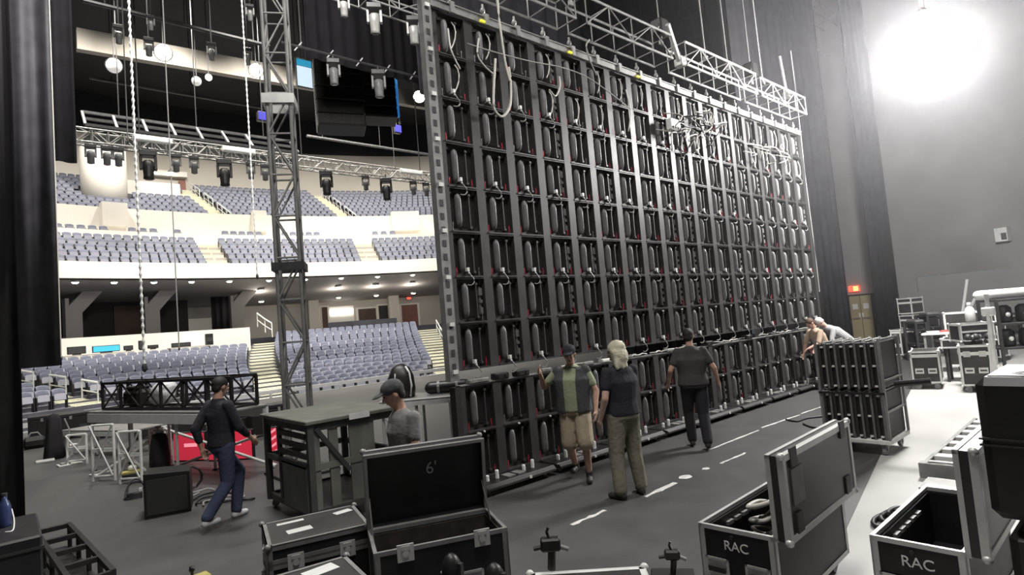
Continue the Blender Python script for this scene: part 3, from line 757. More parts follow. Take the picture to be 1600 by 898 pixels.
# loose cables draped over the top of the wall
def cable(name, label, pts, r, m, cat='cable', group=None, sub=6):
    P = [V(p) for p in pts]; out = []
    if name == 'tangled_cable': P[0].y = P[-1].y = -.137
    for i in range(len(P)-1):
        p0, p1, p2, p3 = P[max(i-1, 0)], P[i], P[i+1], P[min(i+2, len(P)-1)]
        for k in range(sub):
            t = k/sub; out.append(.5*((2*p1)+(-p0+p2)*t+(2*p0-5*p1+4*p2-p3)*t*t+(-p0+3*p1-3*p2+p3)*t**3))
    out.append(P[-1]); b = out[0].copy()
    o = MB().path([p-b for p in out], r, 6).build(name, m, None, True); o.location = b
    return tag(o, label, cat, group)
W = lambda x, y, Y=-.24: PY(x, y, Y)
cable('hanging_cable', 'pale cable hanging from the truss over the second wall column', [W(776, -40), W(779, 20), W(786, 75), W(791, 105), W(797, 128)], .016, 'cable_pale')
cable('hanging_cable', 'bright cable looping at the top of the third wall column', [W(774, 92), W(773, 110), W(771, 150), W(773, 172), W(785, 182), W(797, 165), W(798, 130), W(795, 105)], .018, 'cable_pale')
cable('hanging_cable', 'grey cable slanting across the first top panel', [W(700, 45, -.137), W(704, 75), W(712, 95), W(719, 108)], .012, 'cable_pale')
cable('hanging_cable', 'grey cable slanting across the second top panel', [W(748, 60), W(746, 85), W(756, 102), W(770, 115)], .012, 'cable_pale')
cable('hanging_cable', 'grey cable swung from the head bar in the sixth column', [W(921, 62), W(916, 72), W(922, 95), W(932, 118)], .014, 'cable_grey')
cable('hanging_cable', 'thin grey cable bowed across the top row of panels', [W(730, 68), W(775, 82), W(830, 96), W(880, 106), W(925, 125), W(985, 170)], .009, 'cable_grey')
cable('hanging_cable', 'hanging cable end left of the bright cable bunch', [W(978, 140, -.137), W(985, 175), W(982, 205)], .013, 'cable_pale')
cable('hanging_cable', 'cable swinging below the fourth top panel', [W(858, 140), W(868, 150), W(875, 135), W(874, 120, -.137)], .013, 'cable_pale')
# bunch of cables and a white connector box
jb = W(1052, 195, -.30); o = thing('connector_box', 'bright white connector box hanging among tangled cables', 'box', jb - V((0, 0, .12)))
q = MB(); q.cbox(-.16, .16, -.06, .06, 0, .22, .015); q.build('housing', 'white_paint', o)
for k in range(4): q = MB(); q.tube((-.12+.08*k, -.06, .05), (-.12+.08*k, -.10, .03), .022, 8); q.build('socket', 'alu_dull', o)
q = MB(); q.tube((0, 0, .22), (0, 0, .42), .012, 6); q.build('strap', 'cable_grey', o)
r4 = random.Random(5)
for k in range(16):
    x0, y0 = 1040+r4.uniform(0, 70), 168+r4.uniform(0, 35)
    pts = [W(x0+r4.uniform(-14, 14)+j*r4.uniform(2, 8), y0+j*r4.uniform(4, 13)+r4.uniform(-6, 6), -.28-r4.uniform(0, .12)) for j in range(5)]
    cable('tangled_cable', 'pale cable in the tangle below the bright truss', pts, .012, r4.choice(['cable_pale', 'cable_pale', 'cable_grey', 'cable_black']), 'cable', 'tangled cables on the video wall', 4)
for k in range(8):
    x0, y0 = 1170+r4.uniform(0, 60), 215+r4.uniform(0, 25)
    pts = [W(x0+r4.uniform(-8, 8)+j*4, y0+j*r4.uniform(4, 9), -.25-r4.uniform(0, .1)) for j in range(4)]
    cable('tangled_cable', 'pale cable hanging near the top right corner of the video wall', pts, .012, 'cable_pale', 'cable', 'cables at the top right of the wall', 4)

# ================================================================ RIGGING
def face(p):                             # turn so that local -Y looks at the tripod
    d = V(p)-CAM; return -math.atan2(d.x, d.y)
# the blazing work light
o = thing('work_light', 'blazing white round work light hanging over the right wing', 'light', WORK)
q = MB(); q.ell((0, 0, 0), (.78, .78, .74), None, 32, 18); q.build('glare_globe', 'lamp_white', o, True)  # ball widened to take in the lamp's glare
q = MB(); q.lathe([(.10, .70), (.16, .76), (.16, .88), (.05, .98)], 16); q.build('cap', 'alu_dull', o)
q = MB(); q.tube((0, 0, 1.0), (-.4, .1, 9), .03, 6); q.build('cable', 'cable_pale', o)
q = MB(); q.tube((.3, 0, .78), (.55, 0, 2.4), .012, 6); q.build('safety_wire', 'cable_pale', o)

# truss tower left of the wall
tb = PZ(470, 742, 0)
truss('truss_tower', 'tall upright black truss tower left of the video wall', tb, tb+V((0, 0, 15)), .36, .36, 22, .028, .017, 'alu_dull', up=V((math.sin(.5), math.cos(.5), 0)), zig=2)
tw = bpy.data.objects['truss_tower']; tw.location.z = .05
q = MB(); q.cbox(-.45, .45, -.45, .45, -.05, 0, .01); bp = q.build('base_plate', 'steel_dark', tw); bp.location = (.09, .16, 0)
sl = thing('tower_sleeve', 'black sleeve block clamped round the truss tower at balcony height', 'clamp', tb+V((.086, .158, 3.25)), -.5)
for s in (-1, 1):
    q = MB(); q.bx(-.25, .25, s*.235-.018, s*.235+.018, 0, .13); q.build('plate', 'steel_dark', sl)
    q = MB(); q.bx(s*.235-.018, s*.235+.018, -.215, .215, 0, .13); q.build('plate', 'steel_dark', sl)
sl = thing('tower_sleeve', 'pale sleeve block clamped round the truss tower high up', 'clamp', tb+V((.086, .158, 6.0)), -.5)
for s in (-1, 1):
    q = MB(); q.bx(-.25, .25, s*.235-.018, s*.235+.018, 0, .16); q.build('plate', 'alu', sl)
    q = MB(); q.bx(s*.235-.018, s*.235+.018, -.215, .215, 0, .16); q.build('plate', 'alu', sl)

def chain(label, x0, y0, x1, y1, Y, r, m, z1=26, beads=True):
    a = PY(x1, y1, Y); n = int((z1-a.z)/.07) if beads else 24
    pts = [V((0, 0, (z1-a.z)*k/n)) for k in range(n+1)]
    q = MB(); q.path(pts, [r*(1.0 if k % 2 else .45) for k in range(n+1)] if beads else r, 5)
    o = thing('hoist_chain', label, 'chain', a); q.build('links', m, o)
    q = MB(); q.ell((0, 0, 0), (r*1.6, r*1.6, r*3), None, 8, 5); q.build('hook', 'steel_dark', o)
chain('pale hoist chain hanging left of the truss tower, over the box truss', 237, 0, 226, 574, 6.6, .030, 'alu_white')
chain('thin pale chain close to the left side of the truss tower', 405, 0, 402, 432, 9.0, .024, 'alu_white')
chain('dark steel rope hanging between the pale chain and the tower', 284, 0, 280, 545, 12.0, .016, 'cable_grey', 26, False)
chain('thin wire high at the left beside the pale hoist chain', 206, 80, 200, 222, 20.0, .022, 'cable_grey', 26, False)
chain('pale rope running down the inner edge of the left drape', 119, 0, 96, 560, 8.7, .012, 'cable_pale', 26, False)
chain('thin wire under the blue hanging banner', 613, 180, 617, 262, 22.0, .022, 'cable_grey', 26, False)

def moving_head(p, label, s=1.0, tilt=.3, m='power_box', hang=True, grp=None, name='moving_light'):
    o = thing(name, label, 'stage light', p, face(p), grp)
    q = MB(); q.cbox(-.20*s, .20*s, -.16*s, .16*s, -.16*s, 0, .02*s); q.build('base', 'plastic_black', o)
    for k in (-1, 1): MB().cbox(k*.17*s-.035*s, k*.17*s+.035*s, -.07*s, .07*s, -.52*s, -.15*s, .015*s).build('yoke_arm', m, o)
    M = Matrix.Translation((0, 0, -.46*s)) @ Matrix.Rotation(tilt, 4, 'X')
    q = MB(); q.lathe([(.08*s, .20*s), (.13*s, .16*s), (.135*s, -.02*s), (.12*s, -.22*s), (.13*s, -.30*s), (.10*s, -.31*s)], 16, M); q.build('head', m, o, True)
    q = MB(); q.lathe([(.09*s, -.312*s), (.085*s, -.325*s)], 14, M); q.build('lens', 'eye_dark', o)
    q = MB(); q.tube((0, 0, 0), (0, 0, .12*s), .03*s, 8); q.build('clamp', 'steel_dark', o); return o
# truss over the deck left of the wall, with moving lights under it
YA = 7.0; a, b = PY(470, -8, YA), PY(812, 70, YA); za = (a.z+b.z)/2; a.z = b.z = za
truss('lighting_truss', 'long lighting truss across the top between tower and video wall', a-V((3, 0, 0)), b+V((1, 0, 0)), .5, .5, 12, .026, .014, 'alu_dull')
for x, y, s, lb in ((531, 22, 1.0, 'leftmost silver-edged'), (579, 48, 1.35, 'large silver-edged'), (640, 66, 1.3, 'silver-edged right-hand')):
    p = PY(x, y, YA); moving_head(V((p.x, YA-.25, za-.12)), '%s moving light under the upper lighting truss' % lb, s*.72, .35, 'alu_dull', grp='moving lights on the upper truss')
YB = 10.5; a, b = PY(440, 78, YB), PY(700, 122, YB); zb = (a.z+b.z)/2; a.z = b.z = zb
o = thing('lighting_bar', 'dark lighting bar hanging in front of the speaker arrays', 'bar', a)
q = MB(); q.tube((0, 0, 0), b-a, .04, 8); q.build('pipe', 'steel_dark', o)
for f in (.1, .9): q = MB(); q.tube((b-a)*f, (b-a)*f+V((0, 0, 26-zb)), .02, 6); q.build('hanger', 'steel_dark', o)
for k in range(6):
    f = (k+.5)/6; q = MB(); p = (b-a)*f; q.bar(p+V((-.12, 0, -.16)), p+V((.12, 0, .16)), .035); q.build('clamp_arm', 'alu', o)
for x, lb, s in ((520, 'shadowed left', 1.2), (589, 'silver-edged right', 1.35)):
    p = PY(x, 90, YB); moving_head(V((p.x, YB, zb-.15)), '%s moving light under the dark lighting bar' % lb, s*.85, .2, 'power_box', grp='moving lights on the dark bar')
# dark border strip behind the lighting truss
drape('border_cloth', 'short black border cloth behind the upper lighting truss', (PY(478, 60, 13).x, 13), (PY(690, 60, 13).x, 13), PY(560, 108, 13).z, 17.5, 'drape_black', .06, .5)

# loudspeaker arrays
def array(px, y0, y1, Y, wpx, label, n=6, plate=True):
    top = PY(px, y0, Y); bot = PY(px, y1, Y); w = abs(PY(px+wpx/2, y0, Y).x-PY(px-wpx/2, y0, Y).x)
    o = thing('line_array', label, 'speaker', (top.x, Y, bot.z), -.35); hh = (top.z-bot.z)/n
    yy = 0; ang = 0
    for k in range(n):
        ang = .02+.05*k; M = Matrix.Translation((0, -yy, top.z-bot.z-hh*(k+.5))) @ Matrix.Rotation(-ang, 4, 'X')
        q = MB(); q.cbox(-w/2, w/2, -.4, .5, -hh*.48, hh*.48, .04, M); c = q.build('cabinet', 'plastic_black', o)
        q = MB(); q.bx(-w/2+.06, w/2-.06, -.43, -.405, -hh*.38, hh*.38, M); q.build('grille', 'truss_black', c)
        if plate:
            q = MB(); q.bx(-w/2-.05, -w/2, -.3, .3, -hh*.47, -hh*.1, M); q.bx(-w/2-.05, -w/2, -.3, .3, hh*.1, hh*.47, M); q.bx(-w/2-.05, -w/2, -.3, -.2, -hh*.1, hh*.1, M); q.bx(-w/2-.05, -w/2, .2, .3, -hh*.1, hh*.1, M); q.build('rigging_plate', 'alu_dull', c)
        yy += hh*math.sin(ang)*.5
    q = MB(); q.bx(-w/2, w/2, -.35, .35, top.z-bot.z, top.z-bot.z+.15); q.build('bumper_frame', 'steel_dark', o)
    q = MB(); q.tube((0, 0, top.z-bot.z+.15), (0, 0, 30-bot.z-6), .03, 6); q.build('chain', 'steel_dark', o); return o
array(527, 100, 205, 17.0, 66, 'big black hanging speaker array with pale holed side plates', 5)
array(585, 105, 190, 18.5, 50, 'second hanging black speaker array, beside the blue banner', 5, False)
p = PY(615, 125, 20); p2 = PY(615, 182, 20)
o = thing('hanging_banner', 'bright blue upright banner hanging by the speaker arrays', 'banner', (p.x, 20, p2.z))
q = MB(); q.lathe([(.17, 0), (.19, .03), (.19, p.z-p2.z-.03), (.17, p.z-p2.z)], 14); q.build('cloth', 'screen_blue', o, True)
q = MB(); q.tube((.12, -.1, -.3), (.12, -.1, 0), .02, 6); q.ell((.12, -.1, -.32), (.07, .07, .09), None, 8, 6); q.build('weight', 'alu_white', o)
q = MB(); q.tube((0, 0, p.z-p2.z), (0, 0, 20-p2.z), .02, 6); q.build('line', 'cable_grey', o)
def hung_screen(x0, x1, y0, y1, Y, label, m, band=None):
    a, b = PY(x0, y1, Y), PY(x1, y0, Y); o = thing('hanging_screen', label, 'screen', (a.x, Y, a.z)); wd, ht = b.x-a.x, b.z-a.z
    q = MB(); q.cbox(0, wd, 0, .15, 0, ht, .03); q.build('housing', 'steel_dark', o)
    q = MB(); q.bx(.05, wd-.05, -.02, 0, .05, ht*(.72 if band else .96)); q.build('picture', m, o)
    if band: q = MB(); q.bx(.05, wd-.05, -.02, 0, ht*.74, ht*.96); q.build('banner', band, o)
    q = MB(); q.tube((wd*.3, .07, ht), (wd*.3, .07, ht+6), .03, 6); q.tube((wd*.7, .07, ht), (wd*.7, .07, ht+6), .03, 6); q.build('wires', 'steel_dark', o)
hung_screen(464, 487, 95, 134, 27, 'pale lit screen hanging beside the truss tower', 'screen_pale', 'screen_teal')
# blue-lit cloth far up in the house, built as glowing panels
for x, y, w_, lb in ((411, 181, 14, 'small glowing blue panel left of the truss tower'), (622, 201, 12, 'small glowing blue panel under the blue banner')):
    p = PY(x, y, 31); s = w_/912*pix(p)[2]; o = thing('blue_panel', lb, 'stage light', p)
    q = MB(); q.cbox(-s*.55, s*.55, 0, .4, -s*.55, s*.55, .05); q.build('housing', 'plastic_black', o)
    q = MB(); q.bx(-s*.45, s*.45, -.03, 0, -s*.45, s*.45); q.build('lens', 'glow_blue', o)
    q = MB(); q.tube((0, .2, s*.5), (0, .2, 26-p.z), .03, 6); q.build('hanger', 'steel_dark', o)
# beige gantry beam across the house with lit lamps under it
YG = 33.0; a, b = PY(120, 59, YG), PY(700, 163, YG); zg = (a.z+b.z)/2
mb = MB(); M = Matrix.Translation(a)
L = b-a; q = MB(); ang = math.atan2(L.z, L.x)
q.add([V((0, 0, -.62)), V((0, .5, -.62)), V((0, .5, .62)), V((0, 0, .62)), L+V((0, 0, -.62)), L+V((0, .5, -.62)), L+V((0, .5, .62)), L+V((0, 0, .62))],
      [(0, 1, 2, 3), (7, 6, 5, 4), (0, 4, 5, 1), (1, 5, 6, 2), (2, 6, 7, 3), (3, 7, 4, 0)])
o = q.build('wall_gantry', 'gantry_beige'); o.location = a; o['kind'] = 'structure'
def flood(x, y, rpx, label, m='lamp_warm', Y=YG-1.2, dim=False):
    p = PY(x, y, Y); s = rpx/912*pix(p)[2]; o = thing('house_lamp', label, 'lamp', p, face(p), 'house lamps along the gantry')
    M = Matrix.Rotation(math.radians(-62), 4, 'X')
    q = MB(); q.lathe([(s*1.08, 0), (s*1.12, .05), (s*.9, .35), (s*.5, .6), (s*.2, .65)], 18, M); q.build('housing', 'steel_dark', o, True)
    q = MB(); q.ell((0, 0, 0), (s, s, s*.55), M, 18, 9); q.build('lens', m, o, True)
    q = MB(); q.tube((0, .3, .3), (0, .3, 26-p.z), .03, 6); q.build('hanger', 'steel_dark', o)
flood(255, 82, 12, 'largest bright round house lamp, left of the pale chain top')
flood(400, 110, 10, 'bright round house lamp left of the truss tower')
flood(655, 151, 9, 'bright round house lamp between banner and video wall')
flood(672, 173, 5, 'small bright house lamp touching the video wall edge', 'lamp_soft')
flood(326, 121, 5, 'small round lit lamp between the two big house lamps', 'lamp_soft')
flood(307, 127, 7, 'dim pale lamp beside the small round lit lamp', 'lamp_face')
flood(178, 103, 11, 'dim pale can lamp at the far left under the gantry', 'lamp_face')
# catwalk ladder and front-of-house truss
YC = 30.0; a, b = PY(128, 180, YC), PY(452, 216, YC); b.z = a.z = (a.z+b.z)/2
o = thing('catwalk', 'long ladder-like catwalk frame across the dark house ceiling', 'catwalk', a); L = (b-a)
for dy, dz in ((0, 0), (-1.3, -1.1), (-.6, -.55)):
    q = MB(); q.bar(V((0, dy, dz)), L+V((0, dy, dz)), .13); q.build('rail', 'pipe_grey', o)
for k in range(9):
    p = L*(k/8); q = MB(); q.bar(p, p+V((0, -1.3, -1.1)), .12); q.build('rung', 'pipe_grey', o)
q = MB(); q.bx(0, L.x, -1.2, .3, -1.75, -1.55); q.build('walkway', 'steel_dark', o)
for f in (.15, .5, .85): q = MB(); q.tube(L*f, L*f+V((0, 0, 26-a.z)), .03, 6); q.build('hanger', 'steel_dark', o)
YT = 25.0; a, b = PY(118, 222, YT), PY(705, 276, YT); zz = (a.z+b.z)/2; a.z = b.z = zz
truss('house_truss', 'long lighting truss hanging across the auditorium in front of the upper balcony', a-V((0, 0, .3)), b-V((0, 0, .3)), .6, .6, 34, .04, .022, 'alu_dull', joined=True)
zz -= .3
ht = bpy.data.objects['house_truss']
for f in (.12, .5, .88): q = MB(); q.tube(((b-a).x*f, 0, .6), ((b-a).x*f, 0, 26-zz), .03, 6); q.build('hanger', 'steel_dark', ht)
for i, (x, y, big) in enumerate(((140, 230, 0), (165, 232, 0), (183, 233, 0), (229, 240, 1), (272, 236, 0), (300, 240, 0), (347, 248, 1), (388, 250, 0), (410, 250, 0), (505, 262, 1), (566, 262, 0), (598, 272, 1), (640, 268, 0), (660, 270, 0))):
    p = PY(x, y, YT); lb = 'long black moving light' if big else 'small dark lamp'
    nth = ['first', 'second', 'third', 'fourth', 'fifth', 'sixth', 'seventh', 'eighth', 'ninth', 'tenth', 'eleventh', 'twelfth', 'thirteenth', 'fourteenth'][i]
    moving_head(V((p.x, YT-.3, zz-.12)), '%s on the house truss, %s lamp counted from the left' % (lb, nth), 1.75 if big else 1.1, .1 if big else .5, 'plastic_black' if big else 'power_box', grp='lamps on the house truss')
for i, (x, y) in enumerate(((238, 222), (372, 238), (640, 262))):
    p = PY(x, y, YT-.3); o = thing('light_fixture', '%s pale strip fixture on the house truss' % ['left', 'middle', 'right'][i], 'stage light', (p.x, YT-.45, zz+.4), 0, 'strip fixtures on the house truss')
    q = MB(); q.cbox(-.8, .8, -.12, .12, -.12, .12, .03); q.build('housing', 'alu_white', o)
    q = MB(); q.bx(-.7, .7, -.14, -.12, -.06, .06); q.build('lens', 'lamp_face', o)
# dark ceiling beams, a few slanting lights high over the house
for i, (x0, y0, x1, y1, Y) in enumerate(((130, 15, 420, 60, 24), (140, 130, 430, 165, 36), (480, 222, 690, 236, 34))):
    a, b = PY(x0, y0, Y), PY(x1, y1, Y); zq = (a.z+b.z)/2
    o = thing('ceiling_pipe', ['dark pipe near the top left over the house', 'dark pipe behind the catwalk ladder', 'grey pipe over the upper balcony right of the tower'][i], 'pipe', (a.x, Y, zq))
    q = MB(); q.tube((0, 0, 0), (b.x-a.x, 0, 0), .10, 8); q.build('pipe', 'pipe_grey' if i == 2 else 'steel_dark', o)
    for f in (.1, .5, .9): q = MB(); q.tube(((b.x-a.x)*f, 0, 0), ((b.x-a.x)*f, 0, 26-zq), .03, 6); q.build('hanger', 'steel_dark', o)
for i, (x, y, Y) in enumerate(((185, 40, 22), (232, 60, 22), (330, 68, 22), (386, 76, 22), (235, 25, 15), (390, 8, 11))):
    p = PY(x, y, Y); mh = moving_head(p, ['angular lamp at the top left', 'silver lamp beside the pale chain top', 'silver-edged lamp hanging over the gantry', 'small lamp over the gantry end', 'small lamp high beside the chain', 'silver lamp at the picture top left of the tower'][i], 1.0 if Y > 20 else .6, .6, 'alu_dull', grp='single lamps high over the house'); MB().tube((0, 0, .1), (0, 0, 26-p.z), .03, 6).build('hanger', 'steel_dark', mh)
# distant overhead trusses and battens above the right wing
YD = 5.0; a, b = PY(1230, -18, YD), PY(1300, 45, YD)
truss('box_truss', 'dim truss crossing the top edge above the right drapes', PY(1190, -30, 3.5), V((PY(1300, 60, 3.5).x, 3.5, PY(1190, -30, 3.5).z)), .6, .6, 7, .03, .016, 'alu_dull')
a, b = PY(1085, -30, 2.5), PY(1290, 80, 2.5); o = thing('fly_batten', 'long pale pipe batten slanting high above the video wall', 'pipe', V((a.x, 2.5, (a.z+b.z)/2)))
q = MB(); q.tube((0, 0, 0), (b.x-a.x, 0, 0), .05, 8); q.build('pipe', 'alu_dull', o)
for f in (.2, .6, .95): q = MB(); q.tube(((b.x-a.x)*f, 0, 0), ((b.x-a.x)*f, 0, 8), .012, 5); q.build('line', 'cable_grey', o)

# ================================================================ CASES AND GEAR ON THE DECK
CASTER = None
def caster(parent, x, y, r=.055):
    q = MB(); q.tube((x, y-.02, r), (x, y+.02, r), r, 14); w_ = q.build('caster', 'caster_grey', parent)
    q = MB(); q.bx(x-.045, x+.045, y-.04, y+.04, 2*r+.0, 2*r+.012); q.bx(x-.02, x+.02, y-.035, y-.026, r*.8, 2*r); q.bx(x-.02, x+.02, y+.026, y+.035, r*.8, 2*r); q.build('fork', 'alu_dull', w_)
def trim_box(parent, x0, x1, y0, y1, z0, z1, m, t=.03, th=.006, skip=()):
    """aluminium angle along the edges of a box, each edge a part"""
    E_ = []
    for y in (y0, y1):
        for z in (z0, z1): E_.append(('x', y, z))
    for x in (x0, x1):
        for z in (z0, z1): E_.append(('y', x, z))
    for x in (x0, x1):
        for y in (y0, y1): E_.append(('z', x, y))
    for ax, a, b in E_:
        if (ax, a, b) in skip: continue
        q = MB()
        def rng(v, lo, hi): return (lo-th, lo+t) if v == lo else (hi-t, hi+th)
        def out(v, lo, hi): return (lo-th, lo+.004) if v == lo else (hi-.004, hi+th)
        if ax == 'x': q.bx(x0-th, x1+th, *out(a, y0, y1), *rng(b, z0, z1)); q.bx(x0-th, x1+th, *rng(a, y0, y1), *out(b, z0, z1))
        if ax == 'y': q.bx(*out(a, x0, x1), y0-th, y1+th, *rng(b, z0, z1)); q.bx(*rng(a, x0, x1), y0-th, y1+th, *out(b, z0, z1))
        if ax == 'z': q.bx(*out(a, x0, x1), *rng(b, y0, y1), z0-th, z1+th); q.bx(*rng(a, x0, x1), *out(b, y0, y1), z0-th, z1+th)
        q.build('edge_trim', m, parent)
    for x in (x0, x1):
        for y in (y0, y1):
            for z in (z0, z1):
                if ('c', x, y, z) in skip: continue
                q = MB(); q.ell((x, y, z), (.024, .024, .024), None, 8, 6); q.build('corner', m, parent, True)
def dish(parent, p, ax, w=.17, h=.11, m='alu', name='handle_dish', s=-1):
    """recessed handle plate on a face; ax = 'x' or 'y' is the face normal, s its side"""
    q = MB(); x, y, z = p; d = .004
    def bb(a0, a1, c0, c1, e0, e1):
        if ax == 'x': q.bx(x+s*e0, x+s*e1, y+a0, y+a1, z+c0, z+c1)
        else: q.bx(x+a0, x+a1, y+s*e0, y+s*e1, z+c0, z+c1)
    bb(-w/2, w/2, -h/2, -h/2+.015, 0, .010); bb(-w/2, w/2, h/2-.015, h/2, 0, .010); bb(-w/2, -w/2+.015, -h/2, h/2, 0, .010); bb(w/2-.015, w/2, -h/2, h/2, 0, .010)
    bb(-w/2, w/2, -h/2, h/2, 0, .004); o = q.build(name, m, parent)
    q = MB(); bb(-w*.36, w*.36, -h*.12, h*.12, .008, .026); q.build('grip', 'rubber', o)
def open_case(name, label, loc, rz, L, W, H, z0=.13, m='case_black', tm='alu_dull', lining='case_lining', cat='road case', group=None, floor_in=.08):
    o = thing(name, label, cat, loc, rz, group); t = .014
    q = MB(); q.bx(0, t, 0, W, z0, z0+H); q.bx(L-t, L, 0, W, z0, z0+H); q.bx(t, L-t, 0, t, z0, z0+H); q.bx(t, L-t, W-t, W, z0, z0+H); q.bx(t, L-t, t, W-t, z0, z0+.02); q.build('body', m, o)
    q = MB(); g = t+.001; k = .012
    q.bx(g, g+k, g, W-g, z0+.02, z0+H-.03); q.bx(L-g-k, L-g, g, W-g, z0+.02, z0+H-.03); q.bx(g+k, L-g-k, g, g+k, z0+.02, z0+H-.03); q.bx(g+k, L-g-k, W-g-k, W-g, z0+.02, z0+H-.03); q.bx(g+k, L-g-k, g+k, W-g-k, z0+.02, z0+.03+floor_in)
    q.build('lining', lining, o)
    # rim and edges
    for nm, a in (('rim', (-.006, L+.006, -.006, t+.004, z0+H-.022, z0+H+.006)), ('rim', (-.006, L+.006, W-t-.004, W+.006, z0+H-.022, z0+H+.006)), ('rim', (-.006, t+.004, 0, W, z0+H-.022, z0+H+.0055)), ('rim', (L-t-.004, L+.006, 0, W, z0+H-.022, z0+H+.0055))):
        MB().bx(*a).build(nm, tm, o)
    for x in (0, L):
        for y in (0, W):
            q = MB(); sx = 1 if x == 0 else -1; sy = 1 if y == 0 else -1
            q.bx(x-sx*.006, x+sx*.034, y-sy*.006, y+sy*.003, z0, z0+H-.02); q.bx(x-sx*.006, x+sx*.003, y-sy*.006, y+sy*.034, z0, z0+H-.02); q.build('edge_trim', tm, o)
    for a in ((-.006, L+.006, -.006, .003, z0-.006, z0+.03), (-.006, L+.006, W-.003, W+.006, z0-.006, z0+.03), (-.006, .003, 0, W, z0-.006, z0+.03), (L-.003, L+.006, 0, W, z0-.006, z0+.03)):
        MB().bx(*a).build('edge_trim', tm, o)
    for x in (.10, L-.10):
        for y in (.09, W-.09): caster(o, x, y)
    return o
def lid_part(parent, M, L, W, T, m, tm, lining=None, faces_in=True):
    """shallow lid built flat (inside up), then swung by M"""
    t = .014
    q = MB(); q.bx(0, L, 0, W, 0, t, M); q.bx(0, t, 0, W, t, T, M); q.bx(L-t, L, 0, W, t, T, M); q.bx(t, L-t, 0, t, t, T, M); q.bx(t, L-t, W-t, W, t, T, M)
    lid = q.build('lid', m, parent)
    q = MB(); q.bx(t+.001, L-t-.001, t+.001, W-t-.001, t, t+.02, M); q.build('lining', lining or m, lid)
    for a in ((-.006, L+.006, -.006, t+.004, T-.022, T+.006), (-.006, L+.006, W-t-.004, W+.006, T-.022, T+.006), (-.006, t+.004, 0, W, T-.022, T+.0055), (L-t-.004, L+.006, 0, W, T-.022, T+.0055),
              (-.006, L+.006, -.006, .034, -.006, .003), (-.006, L+.006, W-.034, W+.006, -.006, .003), (-.006, .034, .034, W-.034, -.006, .003), (L-.034, L+.006, .034, W-.034, -.006, .003),
              (-.006, L+.006, -.006, .003, .003, .034), (-.006, L+.006, W-.003, W+.006, .003, .034), (-.006, .003, 0, W, .003, .034), (L-.003, L+.006, 0, W, .003, .034)):
        MB().bx(*a, M).build('edge_trim', tm, lid)
    for x in (0, L):
        for y in (0, W):
            q = MB(); q.ell((0, 0, 0), (.026, .026, .026), None, 8, 6); v = MB(); v.add(q.v, q.f, M @ Matrix.Translation((x, y, .01))); v.build('corner', tm, lid, True)
    return lid
def latch(parent, x, y, z, ax='y', s=-1, m='alu'):
    q = MB()
    if ax == 'y': q.bx(x-.055, x+.055, y+s*.0, y+s*.012, z-.06, z+.05); q.tube((x, y+s*.012, z-.01), (x, y+s*.02, z-.01), .022, 10); q.bx(x-.03, x+.03, y+s*.012, y+s*.018, z+.015, z+.04)
    else: q.bx(x+s*.0, x+s*.012, y-.055, y+.055, z-.06, z+.05); q.tube((x+s*.012, y, z-.01), (x+s*.02, y, z-.01), .022, 10); q.bx(x+s*.012, x+s*.018, y-.03, y+.03, z+.015, z+.04)
    q.build('latch', m, parent)
def closed_case(name, label, loc, rz, L, W, H, z0=.13, m='case_black', tm='alu_dull', split=.7, group=None, dishes=True, wheels=True, top='case_dark', stickers=(), latches=True, dm='alu'):
    o = thing(name, label, 'road case', loc, rz, group); zs = z0+H*split
    q = MB(); q.bx(0, L, 0, W, z0, zs-.003); q.build('body', m, o)
    trim_box(o, 0, L, 0, W, z0, zs-.003, tm, skip=[('c', x, y, zs-.003) for x in (0, L) for y in (0, W)])
    q = MB(); q.bx(0, L, 0, W, zs+.003, z0+H); lid = q.build('lid', m, o)
    q = MB(); q.bx(.03, L-.03, .03, W-.03, z0+H, z0+H+.003); q.build('top_panel', top, lid)
    trim_box(lid, 0, L, 0, W, zs+.003, z0+H, tm, skip=[('c', x, y, zs+.003) for x in (0, L) for y in (0, W)])
    if latches:
        for x in (L*.25, L*.75): latch(o, x, 0, zs)
        latch(o, 0, W*.5, zs, 'x')
    if dishes:
        for y in (W*.28, W*.72): dish(o, (0, y, z0+H*.38), 'x', min(.17, W*.35), .11, dm)
        for x in (L*.28, L*.72): dish(o, (x, 0, z0+H*.38), 'y', min(.17, L*.3), .11, dm)
    for x, y, w_, h_, a in stickers:
        q = MB(); q.box((0, 0, 0), (w_, h_, .002)); s_ = q.build('sticker', 'sticker', lid); s_.location = (x, y, z0+H+.0045); s_.rotation_euler = (0, 0, a)
    if wheels:
        for x in (.09, L-.09):
            for y in (.09, W-.09): caster(o, x, y)
    return o

# --- open case with the chalked 6 ' in its lid
RIM = .66
a = PZ(585, 866, RIM); b = PZ(791, 825, RIM); u = (b-a); L6 = u.length; r6 = math.atan2(u.y, u.x); W6 = .50
c6 = open_case('road_case', "open black flight case, lid up with 6' chalked inside", (a.x, a.y, 0), r6, L6, W6, .53, tm='alu_dull')
M = Matrix.Translation((0, W6+.135, RIM)) @ Matrix.Rotation(math.radians(96), 4, 'X') @ Matrix.Translation((0, 0, .0))
lid = lid_part(c6, M, L6, .56, .13, 'case_black', 'alu_dull', 'case_black')
txt("6'", .13, 'chalk', M @ V((L6*.555, .37, .042)), (math.radians(96), 0, 0), lid, 'chalk_mark', .001)
for x in (L6*.22, L6*.80): latch(c6, x, -.004, RIM-.02)
for x in (.02, L6-.02):
    q = MB(); q.bar((x, W6*.55, RIM-.12), (x, W6+.02, RIM+.22), .012); q.build('lid_stay', 'steel_dark', c6)
for x in (L6*.3, L6*.7): dish(c6, (x, -.004, .38), 'y', .17, .11)
